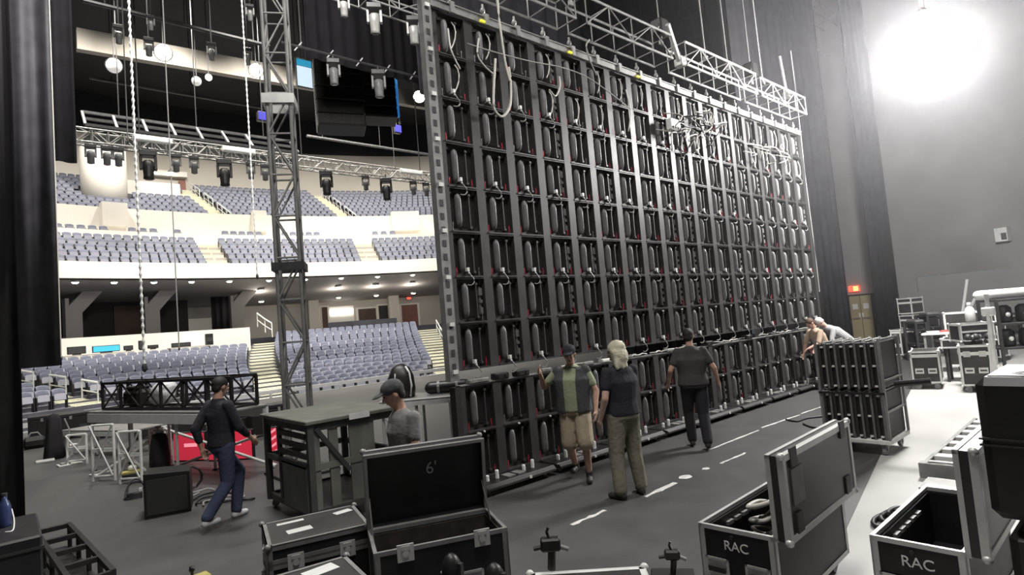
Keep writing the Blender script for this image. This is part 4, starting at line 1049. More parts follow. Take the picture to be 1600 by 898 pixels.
# heap of small black fixtures standing against it
for k, (x, y, z, s) in enumerate(((706, 893, .62, 1.0), (772, 893, .52, .8))):
    p = PZ(x, y, .30); p = CAM+(p-CAM)*.86
    o = thing('black_fixture', 'black lamp fixture with shiny knobs in front of the open flight case, %s one' % ['larger', 'smaller'][k], 'stage light', (p.x, p.y, 0), .3)
    h_ = (.66, .60)[k]
    q = MB(); q.lathe([(.13, 0), (.13, .03), (.04, .06), (.025, h_-.20)], 16); q.build('stand', 'plastic_black', o)
    q = MB(); q.lathe([(.03, h_-.20), (.06, h_-.17), (.065, h_-.07), (.04, h_-.02), (.015, h_)], 16); q.build('head', 'plastic_black', o, True)
    for j in range(5): q = MB(); aa = 1.2*j-2.6; q.ell((.062*math.cos(aa), .062*math.sin(aa), h_-.15+.04*(j % 3)), (.010, .010, .010), None, 8, 6); q.build('knob', 'alu_white', o, True)
    q = MB(); q.bx(-.015, .015, -.085, -.06, h_-.16, h_-.05); q.build('clamp', 'steel_dark', o)
# --- closed cases beside it
TZ6 = .66
a = PZ(418, 856, TZ6); b = PZ(345, 829, TZ6); e = PZ(530, 793, TZ6)
rz = math.atan2((e-b).y, (e-b).x)+.06; Lc = .72; Wc = .62
o = closed_case('road_case', 'closed black flight case with white stickers left of the open one', (a.x, a.y, 0), rz, Lc, Wc, .53, split=.76, stickers=((.24, .25, .18, .10, .1), (.60, .48, .14, .08, .3), (.2, .5, .2, .05, .05)))
a2 = PZ(440, 897, TZ6); b2 = PZ(541, 868, TZ6); u = (b2-a2); rz = math.atan2(u.y, u.x)
far_r = V((b2.x, b2.y, 0)); ux, uy = math.cos(rz), math.sin(rz)
L3, W3 = 1.0, .55
org = far_r - V((ux, uy, 0))*L3 - V((-uy, ux, 0))*W3
o = closed_case('road_case', 'nearest closed flight case with a white card at its corner, cut by the lower edge', (org.x, org.y, 0), rz, L3, W3, .53, split=.76, stickers=((.80, .42, .2, .12, .2), (.62, .3, .14, .1, 0), ))
# --- the two open RAC cases
def rac(name_label, A, rz, L, W, H, lidH, lid_ext, tilt):
    o = open_case('road_case', name_label, A, rz, L, W, H, tm='alu', lining='case_black')
    z0 = .13
    txt('RAC', .085, 'print_white', (-.008, W*.5, z0+H-.11), (math.pi/2, 0, -math.pi/2), o, 'stencilled_letters')
    for y in (W*.24, W*.78): dish(o, (-.004, y, z0+H-.27), 'x', W*.32, .14)
    q = MB(); q.tube((-.004, W*.55, z0+H-.05), (-.014, W*.55, z0+H-.05), .012, 8); q.build('rivet', 'steel_dark', o)
    for k in range(5): q = MB(); x = L*.25+k*.12; q.bx(x, x+.08, W-.05, W-.028, z0+H-.10, z0+H-.075); q.build('hinge_tab', 'alu_dull', o)
    # lid stood upright on the near long side, its outer face to the right
    M = Matrix.Translation((lid_ext, -.106, z0+H-.015)) @ Matrix.Rotation(math.radians(90+tilt), 4, 'X') @ Matrix.Diagonal((1, 1, -1, 1))
    lid = lid_part(o, M, L-lid_ext*.0, lidH, .10, 'case_dark', 'alu', 'case_black')
    return o, lid, M
fa, fb = PZ(1237, 851, .60), PZ(1338, 767, .60)
LR = (fb-fa).length; rzr = math.atan2(fb.y-fa.y, fb.x-fa.x)
A0 = V((fa.x-math.sin(rzr)*.106, fa.y+math.cos(rzr)*.106, 0))
rc, lid, M = rac('open black flight case stencilled RAC with its lid stood up, left of the pale floor', (A0.x, A0.y, 0), rzr, LR, .50, .49, 134/F_PX*pix(fa)[2], .0, 0)
for f in (.12, .86):
    for zz in (.09, .49):
        q = MB(); q.bx(LR*f-.05, LR*f+.05, zz-.06, zz+.06, -.012, 0, M); q.build('latch_plate', 'steel_dark', lid)
q = MB(); q.bx(.10, .28, .20, .42, -.007, 0, M); q.build('label_holder', 'power_box', lid)
cable_pts = [V((A0.x+.35+.09*math.cos(t*1.7)*(1+.1*t), A0.y+.22+.08*math.sin(t*1.7), .46+.028*t)) for t in range(12)]
cable('cable_bundle', 'tangled pale cables heaped in the left RAC flight case', cable_pts, .016, 'cable_pale')
cable('cable_bundle', 'tangled brown cable heaped in the left RAC flight case', [p+V((.05, .05*math.sin(i*2.1), .03*math.cos(i))) for i, p in enumerate(cable_pts)], .014, 'case_lining')
A = PZ(1358, 852, .62); B = PZ(1508, 864, .62); A0 = V((B.x, B.y, 0)); e = PZ(1455, 771, .62)
L2 = (e-A).length; rz2 = math.atan2(e.y-A.y, e.x-A.x)+.03
rc2, lid2, M2_ = rac('open black flight case stencilled RAC at the lower right corner', (A0.x, A0.y, 0), rz2, L2, .46, .49, .57, .0, 0)
q = MB(); q.box((0, 0, 0), (.30, .06, .03)); q.cbox(-.16, -.10, -.05, .05, -.02, .03, .01); wr = q.build('metal_bar', 'alu_white'); wr.location = (A0.x+.45, A0.y+.17, .335); wr.rotation_euler = (0, .25, .4); tag(wr, 'pale metal bar lying inside the right RAC flight case', 'bar')

# --- tall black moulded case at the right edge
p = PZ(1519, 590, 1.60)
o = thing('moulded_case', 'tall black moulded equipment case at the right edge with a dished grip on top', 'case', (p.x, p.y-.95, .90))
q = MB(); q.cbox(0, .62, 0, .95, .0, .70, .04); q.build('shell', 'plastic_black', o)
for z in (.36, .39): q = MB(); q.bx(-.006, .626, -.006, .956, z, z+.010); q.build('seam_rib', 'rubber', o)
q = MB(); n = 20; vs = []
for k, (rr, zz) in enumerate(((1.0, .702), (.92, .705), (.55, .690), (.0001, .686))): vs += [V((.15+.085*rr*math.cos(2*math.pi*j/n), .62+.20*rr*math.sin(2*math.pi*j/n), zz+.006)) for j in range(n)]
q.add(vs, [(i*n+j, i*n+(j+1) % n, (i+1)*n+(j+1) % n, (i+1)*n+j) for i in range(3) for j in range(n)]); q.build('grip_dish', 'rubber', o)
q = MB(); q.cbox(-.010, .06, .52, .74, .63, .695, .01); q.build('grip', 'power_box', o)
q = MB(); q.bx(.06, .57, .05, .90, .70, .706); q.build('top_sheen', 'sticker', o)  # pale sheet standing in for the bright sheen on the black top
q = MB(); q.cbox(-.014, .0, .40, .66, .32, .35, .004); q.build('latch', 'power_box', o)
o2 = thing('moulded_case', 'low black case under the tall moulded one, small red tag on it', 'case', (p.x+.02, p.y-.95, 0))
q = MB(); q.cbox(.0, .60, 0, .90, .12, .84, .04); q.build('shell', 'plastic_black', o2)
for x in (.10, .50):
    for y in (.12, .78): caster(o2, x, y)
q = MB(); q.bx(-.006, 0, .60, .68, .77, .80); q.build('tag', 'paper_red', o2)
q = MB(); q.ell((-.010, .45, .80), (.016, .016, .016), None, 8, 6); q.build('knob', 'alu_white', o2, True)
for x in (.06, .44):
    for y in (.06, .70): q = MB(); q.cbox(x, x+.12, y, y+.12, .84, .90, .01); q.build('foot_block', 'rubber', o2)

# --- cart of stored panels
cn = PZ(1395, 714, 0); cx, cy = cn.x, cn.y
cw = .80; cdp = .80; rzc = .0
ct = thing('panel_cart', 'wheeled cart holding upright video panels on the stage edge', 'cart', (cx, cy, 0))
q = MB(); q.cbox(0, cdp, 0, cw, .14, .20, .01); q.build('deck', 'alu_white', ct)
for x in (.1, cdp-.1):
    for y in (.1, cw-.1): caster(ct, x, y, .065)
for x in (.02, cdp-.02):
    q = MB(); q.bar((x, .012, .2), (x, .012, 1.50), .03); q.build('upright', 'alu_dull', ct)
    q = MB(); q.bar((x, cw-.012, .2), (x, cw-.012, 1.50), .03); q.build('upright', 'alu_dull', ct)
for z in (.55, .95, 1.48):
    q = MB(); q.bar((.02, .012, z), (cdp-.02, .012, z), .022); q.build('cross_bar', 'alu_dull', ct)
q = MB(); q.bx(-.018, -.006, .0, cw, .78, .81); q.build('strap', 'cable_black', ct)
q = MB(); q.tube((.3, -.03, .88), (.36, -.42, .92), .04, 8); q.build('push_handle', 'plastic_black', ct)
np_ = 6; pw = (cw-.06)/np_
pan0 = None
for tier in range(2):
    for k in range(np_):
        z = .203+tier*.645; y = .03+k*pw
        lb = 'stored video panel upright on the cart, %s tier, %s from the left' % (['lower', 'upper'][tier], ['sixth', 'fifth', 'fourth', 'third', 'second', 'first'][k])
        if pan0 is None:
            pan0 = thing('stored_panel', lb, 'video panel', (cx, cy+y, z), 0, 'video panels stored on the cart')
            q = MB(); q.cbox(.02, .76, .006, pw-.045, 0, .60, .008); q.build('frame', 'case_black', pan0)
            q = MB(); q.cbox(.0, .03, .004, .030, .0, .61, .004); q.build('edge_rail', 'power_box', pan0)
            q = MB(); q.cbox(.0, .04, pw-.046, pw-.012, .02, .60, .004); q.build('side_rail', 'panel_frame', pan0)
            for zz in (.04, .30, .56): q = MB(); q.box((.012, pw*.45, zz), (.03, .035, .022)); q.build('stud', 'alu_white', pan0)
            q = MB(); q.bx(.1, .7, .02, pw-.05, .60, .622); q.build('top_rail', 'alu_dull', pan0)
            for xx in (.08, .40, .72): q = MB(); q.tube((xx, pw*.4, .60), (xx, pw*.4, .635), .018, 8); q.build('pin', 'alu_white', pan0)
        else:
            c = copy_tree(pan0, None, (cx, cy+y, z)); c['label'] = lb

# --- ramp sections lying on the pale floor
rp = PZ(1441, 745, .0); r_end = PZ(1503, 668, .0)
rr = thing('ramp_section', 'long low aluminium ladder-like ramp lying on the pale floor', 'ramp', (rp.x, rp.y, -.004), math.atan2(r_end.y-rp.y, r_end.x-rp.x)-.05)
LRp = (r_end-rp).length
for y in (0, -.80): q = MB(); q.cbox(0, LRp, y-.05, y, .02, .16, .006); q.build('side_rail', 'alu_dull', rr)
for k in range(8):
    x = .0+k*LRp/8; q = MB(); q.cbox(x, x+.16, -.80, -.05, .10, .165, .006); q.build('rung', 'alu_white', rr)
q = MB(); q.bx(.0, LRp, -.80, -.05, .02, .10); q.build('deck', 'steel_dark', rr)
q = MB(); q.cbox(-.02, .10, -.84, .02, .0, .165, .006); q.build('end_plate', 'alu_dull', rr)
p = PZ(1436, 768, 0); o = thing('floor_plate', 'pale metal threshold plate lying just before the ramp', 'plate', (p.x, p.y, -.004), .05)
q = MB(); q.prism([(0, 0), (.45, 0), (.40, -.75), (-.05, -.75)], 0, .05); q.build('plate', 'alu_dull', o)
q = MB(); q.bx(.02, .10, -.70, -.05, .05, .07); q.build('lip', 'alu_white', o)
# coil of black strap on the floor
cp = PZ(1395, 812, 0)
for k in range(3):
    pts = [V((cp.x+.22*math.cos(t*.9+k)*(1-.1*k)+.10*k-.1, cp.y+.11*math.sin(t*.9+k)-.03*k, .02+.012*k)) for t in range(9)]
    cable('black_strap', 'black cable loop dropped on the pale floor, %s' % ['outer', 'middle', 'inner'][k], pts, .022, 'cable_black', 'cable', 'cable loops on the pale floor')

# --- gear along the right wall
def gcase(x, y, zb, wpx, hm, depth, label, rz=None, m='case_dark', tm='alu_white', **kw):
    """closed case whose near left floor corner is seen at x, y"""
    p = PZ(x, y, zb); p2 = PZ(x+wpx, y, zb); w_ = (p2-p).length
    d = (p2-p); r = math.atan2(d.y, d.x) if rz is None else rz
    return closed_case('road_case', label, (p.x, p.y, zb), r, w_, depth, hm, tm=tm, m=m, dm='alu_white', **kw), p, w_, r
gcase(1428, 608, 0, 46, .66, .8, 'white-edged road case on casters with two pale handle plates', split=.86, latches=False)
gcase(1506, 613, 0, 50, .78, .9, 'white-edged case with stickers behind the tall moulded case', split=.8)
p = PZ(1506, 612, 0)

# things on that case
q = MB(); q.cbox(0, .62, 0, .45, 0, .36, .02); o = thing('small_case', 'small white-edged case standing on the stickered case', 'case', PZ(1506, 612, 0)+V((.55, .05, .945)), -.95)
q.build('body', 'case_dark', o); trim_box(o, 0, .62, 0, .45, 0, .36, 'alu_white', .035)
q = MB(); q.bx(0, .62, -.008, 0, .18, .215); q.build('lid_band', 'alu_white', o)
jp = PZ(1506, 612, 0)+V((.95, -.08, 1.335)); o = thing('plastic_jug', 'tall white plastic jug standing on the small white-edged case', 'jug', jp)
q = MB(); q.lathe([(.08, 0), (.09, .02), (.09, .22), (.07, .28), (.035, .32), (.035, .35)], 18); q.build('body', 'jug_white', o, True)
q = MB(); q.lathe([(.042, .35), (.042, .39), (.03, .40)], 14); q.build('cap', 'white_paint', o)
q = MB(); q.path([V((.07, 0, .25)), V((.13, 0, .24)), V((.135, 0, .16)), V((.085, 0, .12))], .012, 6); q.build('handle', 'jug_white', o)
for k, (dx, dy) in enumerate(((.15, .1), (.45, -.25), (.30, -.02))):
    o = thing('black_fixture', '%s black lamp lying on the stickered white-edged case' % ['left', 'right', 'middle'][k], 'stage light', PZ(1506, 612, 0)+V((dx*.8+.12, dy*.8-.22, .918)), .4*k)
    q = MB(); q.cbox(-.09, .09, -.07, .07, 0, .08, .015); q.build('base', 'plastic_black', o); q = MB(); q.ell((0, 0, .13), (.08, .07, .075)); q.build('head', 'steel_dark', o, True)
    q = MB(); q.tube((0, -.06, .14), (0, -.09, .14), .04, 10); q.build('lens', 'alu_dull', o)
# open lid, tray, racks, table behind
o = thing('case_lid', 'white-edged case lid standing upright behind the road cases', 'case lid', PZ(1484, 572, 0), .15)
q = MB(); q.cbox(0, .22, -1.0, 0, 0, 1.42, .02); q.build('panel', 'case_dark', o); trim_box(o, 0, .22, -1.0, 0, 0, 1.42, 'alu_white', .045)
o, *_ = gcase(1516, 566, 0, 50, 1.25, .7, 'big dark white-edged case behind the white jug', latches=False, split=.5)
o = thing('tray_case', 'open white-edged tray case between the two road cases', 'case', PZ(1478, 597, 0), .1)
q = MB(); q.bx(0, .6, -.45, 0, .75, .80); q.bx(0, .03, -.45, 0, .8, .95); q.bx(.57, .6, -.45, 0, .8, .95); q.bx(.03, .57, -.45, -.42, .8, .95); q.bx(.03, .57, -.03, 0, .8, .95); q.build('tray', 'case_dark', o)
trim_box(o, 0, .6, -.45, 0, .75, .95, 'alu_white', .03)
for x in (.06, .54):
    for y in (-.39, -.06): q = MB(); q.bar((x, y, 0), (x, y, .75), .05); q.build('leg', 'steel_dark', o)
o = thing('folding_table', 'low pale table with papers beside the upright case lid', 'table', PZ(1447, 584, 0), .05)
q = MB(); q.cbox(0, .9, -.9, 0, .95, 1.0, .01); q.build('table_top', 'white_paint', o)
for x in (.06, .84):
    for y in (-.84, -.06): q = MB(); q.bar((x, y, 0), (x, y, .95), .05); q.build('leg', 'alu_dull', o)
tp = PZ(1447, 584, 0)
for k, (m, dx, dy) in enumerate((('paper_red', .45, -.45), ('sticker', .22, -.2), ('sticker', .62, -.74))):
    q = MB(); q.cbox(-.17, .17, -.13, .13, 0, .02, .004); q.cbox(-.16, .15, -.12, .13, .02, .035, .004); s_ = q.build('paper_stack', m); s_.location = (tp.x+dx, tp.y+dy, 1.002); s_.rotation_euler = (0, 0, .3*k)
    tag(s_, ['stack of red papers on the low pale table', 'white paper stack at the left of the red papers', 'white paper stack at the right of the red papers'][k], 'paper')
for k, (x, w_, hh) in enumerate(((1438, 17, 1.15), (1457, 24, 1.3))):
    o = thing('equipment_rack', ['narrow dark equipment rack left of the pale table', 'broad dark equipment rack behind the pale table'][k], 'rack', PZ(x, 566-8*k, 0), -.9)
    wd = (PZ(x+w_, 566, 0)-PZ(x, 566, 0)).length
    for a in (0, wd):
        for b in (0, .7): q = MB(); q.bar((a, b, 0), (a, b, hh), .06); q.build('upright', 'steel_dark', o)
    for z in (.1, .5, .9, hh-.05): q = MB(); q.cbox(0, wd, 0, .7, z, z+.05, .01); q.build('shelf', 'steel_dark', o)
    for j, z in enumerate((.16, .56, .96)): q = MB(); q.cbox(.05, wd-.05, .05, .65, z, z+.28, .02); q.build('drawer_unit', 'plastic_black', o)
    q = MB(); q.cbox(.02, wd-.02, .02, .6, hh, hh+.08, .02); q.build('top_tray', 'power_box', o)
o, *_ = gcase(1396, 561, 0, 16, .78, .9, 'upright white-edged case behind the panel cart', latches=False, split=.9)
for k in range(3):
    o, *_ = gcase(1411, 545, .0, 22, .56, .7, '%s white-edged box of the far stack under the black drape' % ['lowest', 'middle', 'topmost'][k], wheels=False, dishes=False, latches=False, split=.7, z0=.03+k*.625)
# lamp rack at the edge with a rolled white tube on top
rb = PZ(1574, 600, 0); o = thing('lamp_rack', 'dark rack of stage lamps at the right edge', 'rack', (rb.x, rb.y, 0), -.95)
for a in (0, 1.1):
    for b in (0, .7): q = MB(); q.bar((a, b, .12), (a, b, 1.75), .05); q.build('upright', 'steel_dark', o)
for z in (.15, .7, 1.2, 1.70): q = MB(); q.cbox(0, 1.1, 0, .7, z, z+.05, .01); q.build('shelf', 'steel_dark', o)
for a in (.1, 1.0):
    for b in (.1, .6): caster(o, a, b)
for j in range(6):
    q = MB(); x = .22+.33*(j % 3); z = .76+.5*(j//3); q.lathe([(.11, 0), (.13, .05), (.12, .3), (.06, .36)], 12, Matrix.Translation((x, .2, z))); lp = q.build('stored_lamp', 'plastic_black', o, True)
    q = MB(); q.ell((x, .07, z+.16), (.05, .03, .05), None, 8, 6); q.build('lens', 'alu_white', lp, True)
tq = V((rb.x, rb.y, 1.80)); q = MB(); uu = V((math.cos(-.95), math.sin(-.95), 0)); q.limb(uu*-.12, uu*1.3, .10, .10); tb_ = q.build('rolled_tube', 'alu_white', None, True); tb_.location = tq+V((.2, .2, .06)); tag(tb_, 'long pale padded tube lying on top of the lamp rack', 'tube')
# silver stand legs and poles leaning
o = thing('folded_stand', 'folded silver tripod stand beside the lamp rack', 'stand', PZ(1568, 622, 0))
for k, dx in enumerate((-.18, .02, .22)):
    q = MB(); q.tube((dx*1.6, .1*k, 0), (dx*.35, .05, 1.65), .03, 8); q.build('leg', 'alu_white', o)
q = MB(); q.tube((.02, .05, .6), (.02, .05, 1.9), .035, 8); q.build('column', 'alu', o)
q = MB(); q.cbox(-.10, .14, -.04, .14, 1.5, 1.66, .02); q.build('collar', 'alu_white', o)
for k, (xa, ya, xb, yb) in enumerate(((1504, 488, 1511, 437), (1513, 487, 1527, 459))):
    a_, b_ = PX(xa, ya, 22.0), PX(xb, yb, 22.6); a_.z = max(a_.z, .0); o = thing('leaning_pole', ['longer pale pole leaning against the grey wall', 'shorter pale pole leaning against the grey wall'][k], 'pole', a_)
    q = MB(); q.tube((0, 0, 0), b_-a_, .05, 8); q.build('pole', 'white_paint', o); q = MB(); q.cbox(-.12, .12, -.05, .05, -.1, .03, .01); q.build('foot', 'alu_white', o)
sh_ = thing('storage_shelf', 'long dark shelf against the grey wall carrying poles', 'shelf', PX(1440, 500, 21.8)*1.0, 0)
base = PX(1440, 489, 21.8); b2 = PX(1600, 473, 21.8); sh_.location = (21.8, base.y, 0); zt = (PX(1504, 489, 22.0).z)-.1
q = MB(); q.bx(0, .8, b2.y-base.y-1, 0, zt-.06, zt); q.build('top', 'steel_dark', sh_)
for f in (0, 1): q = MB(); yy = (b2.y-base.y-1)*f; q.bx(0, .8, yy-.04, yy+.04, 0, zt-.06); q.build('upright', 'steel_dark', sh_)
q = MB(); q.bx(.1, .7, b2.y-base.y-.9, -.1, .3, .36); q.build('shelf_board', 'steel_dark', sh_)
for k in range(6):
    q = MB(); yy = -.6-k*.9; q.cbox(.1, .7, yy-.35, yy+.3, .362, .362+.34+.09*(k % 3), .03); q.bx(.08, .1, yy-.1, yy+.1, .5, .6); s_ = q.build('storage_bin', 'plastic_black'); s_.location = sh_.location; tag(s_, 'dark storage bin on the long wall shelf, %s from the far end' % ordinal(k+1), 'bin', 'bins on the long wall shelf')

# --- thin white strips and spots on the deck
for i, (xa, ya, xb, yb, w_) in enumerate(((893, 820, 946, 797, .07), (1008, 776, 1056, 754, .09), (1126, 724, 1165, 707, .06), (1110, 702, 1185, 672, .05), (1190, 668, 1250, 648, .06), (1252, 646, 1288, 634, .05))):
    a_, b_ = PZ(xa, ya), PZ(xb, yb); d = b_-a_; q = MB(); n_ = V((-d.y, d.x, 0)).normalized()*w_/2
    rt_ = random.Random(i+40); nn = 7; c = [a_+d*(k/nn)-n_*rt_.uniform(.25, 1.1) for k in range(nn+1)]+[a_+d*(k/nn)+n_*rt_.uniform(.25, 1.1) for k in range(nn, -1, -1)]; q.prism([(p.x-a_.x, p.y-a_.y) for p in c], .0005, .003); o = q.build('floor_mark', 'mark_white'); o.location = (a_.x, a_.y, 0)
    tag(o, ['white strip on the deck below the blond worker', 'bright tape strip beside the blond worker\'s feet', 'short white strip behind the walking worker', 'long thin white line behind the walking worker', 'white line leading toward the panel cart', 'small white mark on the deck by the panel cart'][i], 'tape', 'white marks on the deck')
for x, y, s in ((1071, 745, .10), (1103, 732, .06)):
    p = PZ(x, y); q = MB(); q.prism([(s*(1+.15*math.sin(3*k))*math.cos(2*math.pi*k/11), s*.75*math.sin(2*math.pi*k/11)) for k in range(11)], .0005, .003); o = q.build('floor_mark', 'mark_white'); o.location = (p.x, p.y, 0)
    tag(o, 'larger round white spot on the deck' if s > .08 else 'smaller round white spot on the deck', 'tape', 'white marks on the deck')
for k, pts in enumerate(([(1228, 655), (1245, 658), (1262, 653), (1290, 650)], [(1255, 662), (1275, 668), (1300, 660)])):
    cable('floor_cable', ['thin black cable on the deck left of the panel cart', 'short black cable end on the deck by the panel cart'][k], [PZ(x, y, .015) for x, y in pts], .015, 'cable_black')

# ================================================================ CLUTTER AT THE LEFT OF THE DECK
def platform(label, A, B, H, depth, nleg=4, m='alu_white', brace=True, fascia=.13, name='stage_platform', top='alu_dull', side=1):
    A = V((A[0], A[1], 0)); B = V((B[0], B[1], 0)); L = (B-A).length; rz = math.atan2(B.y-A.y, B.x-A.x)
    o = thing(name, label, 'platform', A, rz)
    q = MB(); q.cbox(0, L, 0, depth, H-.04, H, .008); q.build('deck', top, o)
    q = MB(); q.bx(0, L, -.012, .03, H-fascia, H-.042); q.build('edge_beam', m, o)
    q = MB(); q.bx(0, L, depth-.03, depth+.012, H-fascia, H-.042); q.build('edge_beam', m, o)
    for k in range(nleg):
        x = .04+(L-.08)*k/(nleg-1)
        for y in (.05, depth-.05):
            q = MB(); q.tube((x, y, .02), (x, y, H-.045), .024, 8); q.build('leg', 'alu', o)
            q = MB(); q.lathe([(.05, 0), (.05, .02)], 12, None, (x, y, 0)); q.build('foot', 'steel_dark', o)
        if brace and k < nleg-1:
            x2 = .04+(L-.08)*(k+1)/(nleg-1)
            if k % 2 == 0:
                q = MB(); q.tube((x, .02, .12), (x2, .02, H-.2), .016, 6); q.build('brace', 'alu', o)
                q = MB(); q.tube((x, -.005, H-.2), (x2, -.005, .12), .016, 6); q.build('brace', 'alu', o)
    return o, rz, L
DH = 1.12
A = PZ(137, 643, DH); B = PZ(352, 643, DH)
o, rzp, LP_ = platform('long pale-edged platform on legs carrying the box truss', A, B, DH, .75, 4, 'white_paint', False, .20)
# black box truss on it, with crossed braces
t0 = PZ(157, 632, DH+.04); ud = V((math.cos(rzp), math.sin(rzp), 0)); vd = V((-ud.y, ud.x, 0))
tr = thing('box_truss', 'black box truss with crossed braces lying on the long platform', 'truss', V((A.x, A.y, DH))+ud*.25+vd*.15, rzp)
LT, HT, WT = LP_-.3, .50, .45
for y in (0, WT):
    for z in (.03, HT): q = MB(); q.bar((0, y, z), (LT, y, z), .045); q.build('chord', 'truss_black', tr)
nb = 6
for k in range(nb+1):
    x = LT*k/nb
    for y in (0, WT): q = MB(); q.bar((x, y, .03), (x, y, HT), .04); q.build('upright', 'truss_black', tr)
    for z in (.03, HT): q = MB(); q.bar((x, 0, z), (x, WT, z), .03); q.build('cross_bar', 'truss_black', tr)
    if k < nb:
        x2 = LT*(k+1)/nb
        for y in (0, WT):
            q = MB(); q.bar((x, y, .03), (x2, y, HT), .022); q.build('brace', 'truss_black', tr)
            q = MB(); q.bar((x, y, HT), (x2, y, .03), .022); q.build('brace', 'truss_black', tr)
sk = MB(); sk.ell((0, 0, .21), (.30, .17, .21)); sk.ell((.12, .02, .30), (.18, .15, .13)); sk.ell((-.14, 0, .16), (.20, .16, .16))
s_ = sk.build('white_sack', 'bag_white', None, True); s_.location = V((A.x, A.y, DH+.056))+ud*(LT*.48)+vd*.37; s_.rotation_euler = (0, 0, rzp); tag(s_, 'bulging white sack lying inside the box truss', 'sack')
s_.modifiers.new('merge', 'REMESH').voxel_size = .03
sk = MB(); sk.cbox(-.28, .28, -.15, .15, .0, .30, .06); sk.cbox(-.20, .20, -.12, .12, .30, .36, .02)
s_ = sk.build('dark_bundle', 'plastic_black', None); s_.location = V((A.x, A.y, DH+.056))+ud*(LT*.27)+vd*.37; s_.rotation_euler = (0, 0, rzp); tag(s_, 'dark box packed inside the left part of the box truss', 'box')
# second platform row behind
A2 = PZ(95, 672, .55); B2 = PZ(205, 672, .55)
platform('low pale platform behind the folding frames', A2, B2, .55, .8, 3, 'alu_white', False)
# folding scaffold frames
def fold_frame(label, x0, y0, x1, y1, H, cross=True, m='alu', lean=.0):
    a, b = PZ(x0, y0), PZ(x1, y1); L = (b-a).length; o = thing('folding_trestle', label, 'trestle', a, math.atan2(b.y-a.y, b.x-a.x))
    for x in (0, L): q = MB(); q.tube((x, 0, 0), (x, lean, H), .024, 8); q.build('upright', 'alu_white', o)
    for z in (.08, H): q = MB(); q.tube((0, lean*z/H, z), (L, lean*z/H, z), .02, 8); q.build('rail', 'alu_white', o)
    q = MB(); q.bx(.0, L, lean*.55-.02, lean*.55+.02, H*.55-.03, H*.55+.03); q.build('middle_rail', 'alu_white', o)
    if cross:
        q = MB(); q.tube((0, -.03, .1), (L, lean-.03, H), .016, 6); q.build('brace', m, o)
        q = MB(); q.tube((0, lean-.05, H), (L, -.05, .1), .016, 6); q.build('brace', m, o)
    return o
fold_frame('silver folding frame nearest the left drape', 146, 752, 180, 750, .95)
fold_frame('silver folding frame with a white middle rail under the platform', 188, 756, 222, 754, .85)
fold_frame('small silver folding frame behind the black draped stand', 106, 727, 136, 724, .6)
fold_frame('silver folding frame behind the black monitor', 236, 730, 268, 722, .7)
# long crossing tubes in front of the red screens
def pole2(label, p0, p1, r=.026, m='alu_white', name='scaffold_tube'):
    o = thing(name, label, 'tube', V(p0)); d = V(p1)-V(p0); q = MB(); q.tube((0, 0, 0), d, r, 8); q.build('tube', m, o)
    q = MB(); q.tube(d*.0, d*.04, r*1.5, 8); q.build('end_fitting', 'alu_white', o); q = MB(); q.tube(d*.96, d, r*1.5, 8); q.build('end_fitting', 'alu_white', o); return o
pole2('silver tube slanting down to the right before the red screens', PZ(252, 668, .68), PZ(432, 728, .03))
pole2('silver tube slanting up to the right before the red screens', PZ(276, 728, .03), PZ(398, 682, .55))
pole2('silver tube slanting down at the left of the black monitor', PZ(172, 690, .55), PZ(236, 742, .03))
pole2('silver tube slanting up at the left of the black monitor', PZ(150, 745, .03), PZ(232, 690, .55))
# red lit screens standing beneath the platform
def red_tile(x0, x1, y, hpx, label, slash=False):
    a, b = PZ(x0, y), PZ(x1, y-(x1-x0)*.05); L = (b-a).length; d = pix(a)[2]; h = hpx/F_PX*d
    o = thing('red_screen', label, 'screen', a, math.atan2(b.y-a.y, b.x-a.x))
    q = MB(); q.cbox(0, L, 0, .08, 0, h, .01); q.build('cabinet', 'plastic_black', o)
    q = MB(); q.bx(.02, L-.02, -.008, 0, .03, h-.02); q.build('lit_face', 'red_screen', o)
    if slash:
        for k in range(4): q = MB(); q.add([V((.03, -.012, .06+k*h/4.6)), V((L-.03, -.012, .14+k*h/4.6)), V((L-.03, -.012, .19+k*h/4.6)), V((.03, -.012, .10+k*h/4.6)), V((.03, -.009, .06+k*h/4.6)), V((L-.03, -.009, .14+k*h/4.6)), V((L-.03, -.009, .19+k*h/4.6)), V((.03, -.009, .10+k*h/4.6))], [(0, 1, 2, 3), (7, 6, 5, 4), (0, 4, 5, 1), (1, 5, 6, 2), (2, 6, 7, 3), (3, 7, 4, 0)]); q.build('stripe', 'pink_lit', o)
    else:
        q = MB(); q.bx(L*.35, L*.75, -.011, -.008, h*.5, h*.62); q.build('bar', 'pink_lit', o)
red_tile(272, 322, 722, 45, 'left red lit screen tile under the platform')
red_tile(326, 396, 721, 46, 'widest red lit screen tile under the platform')
red_tile(420, 436, 718, 50, 'narrow red lit screen tile with pale slashes behind the green cart', True)
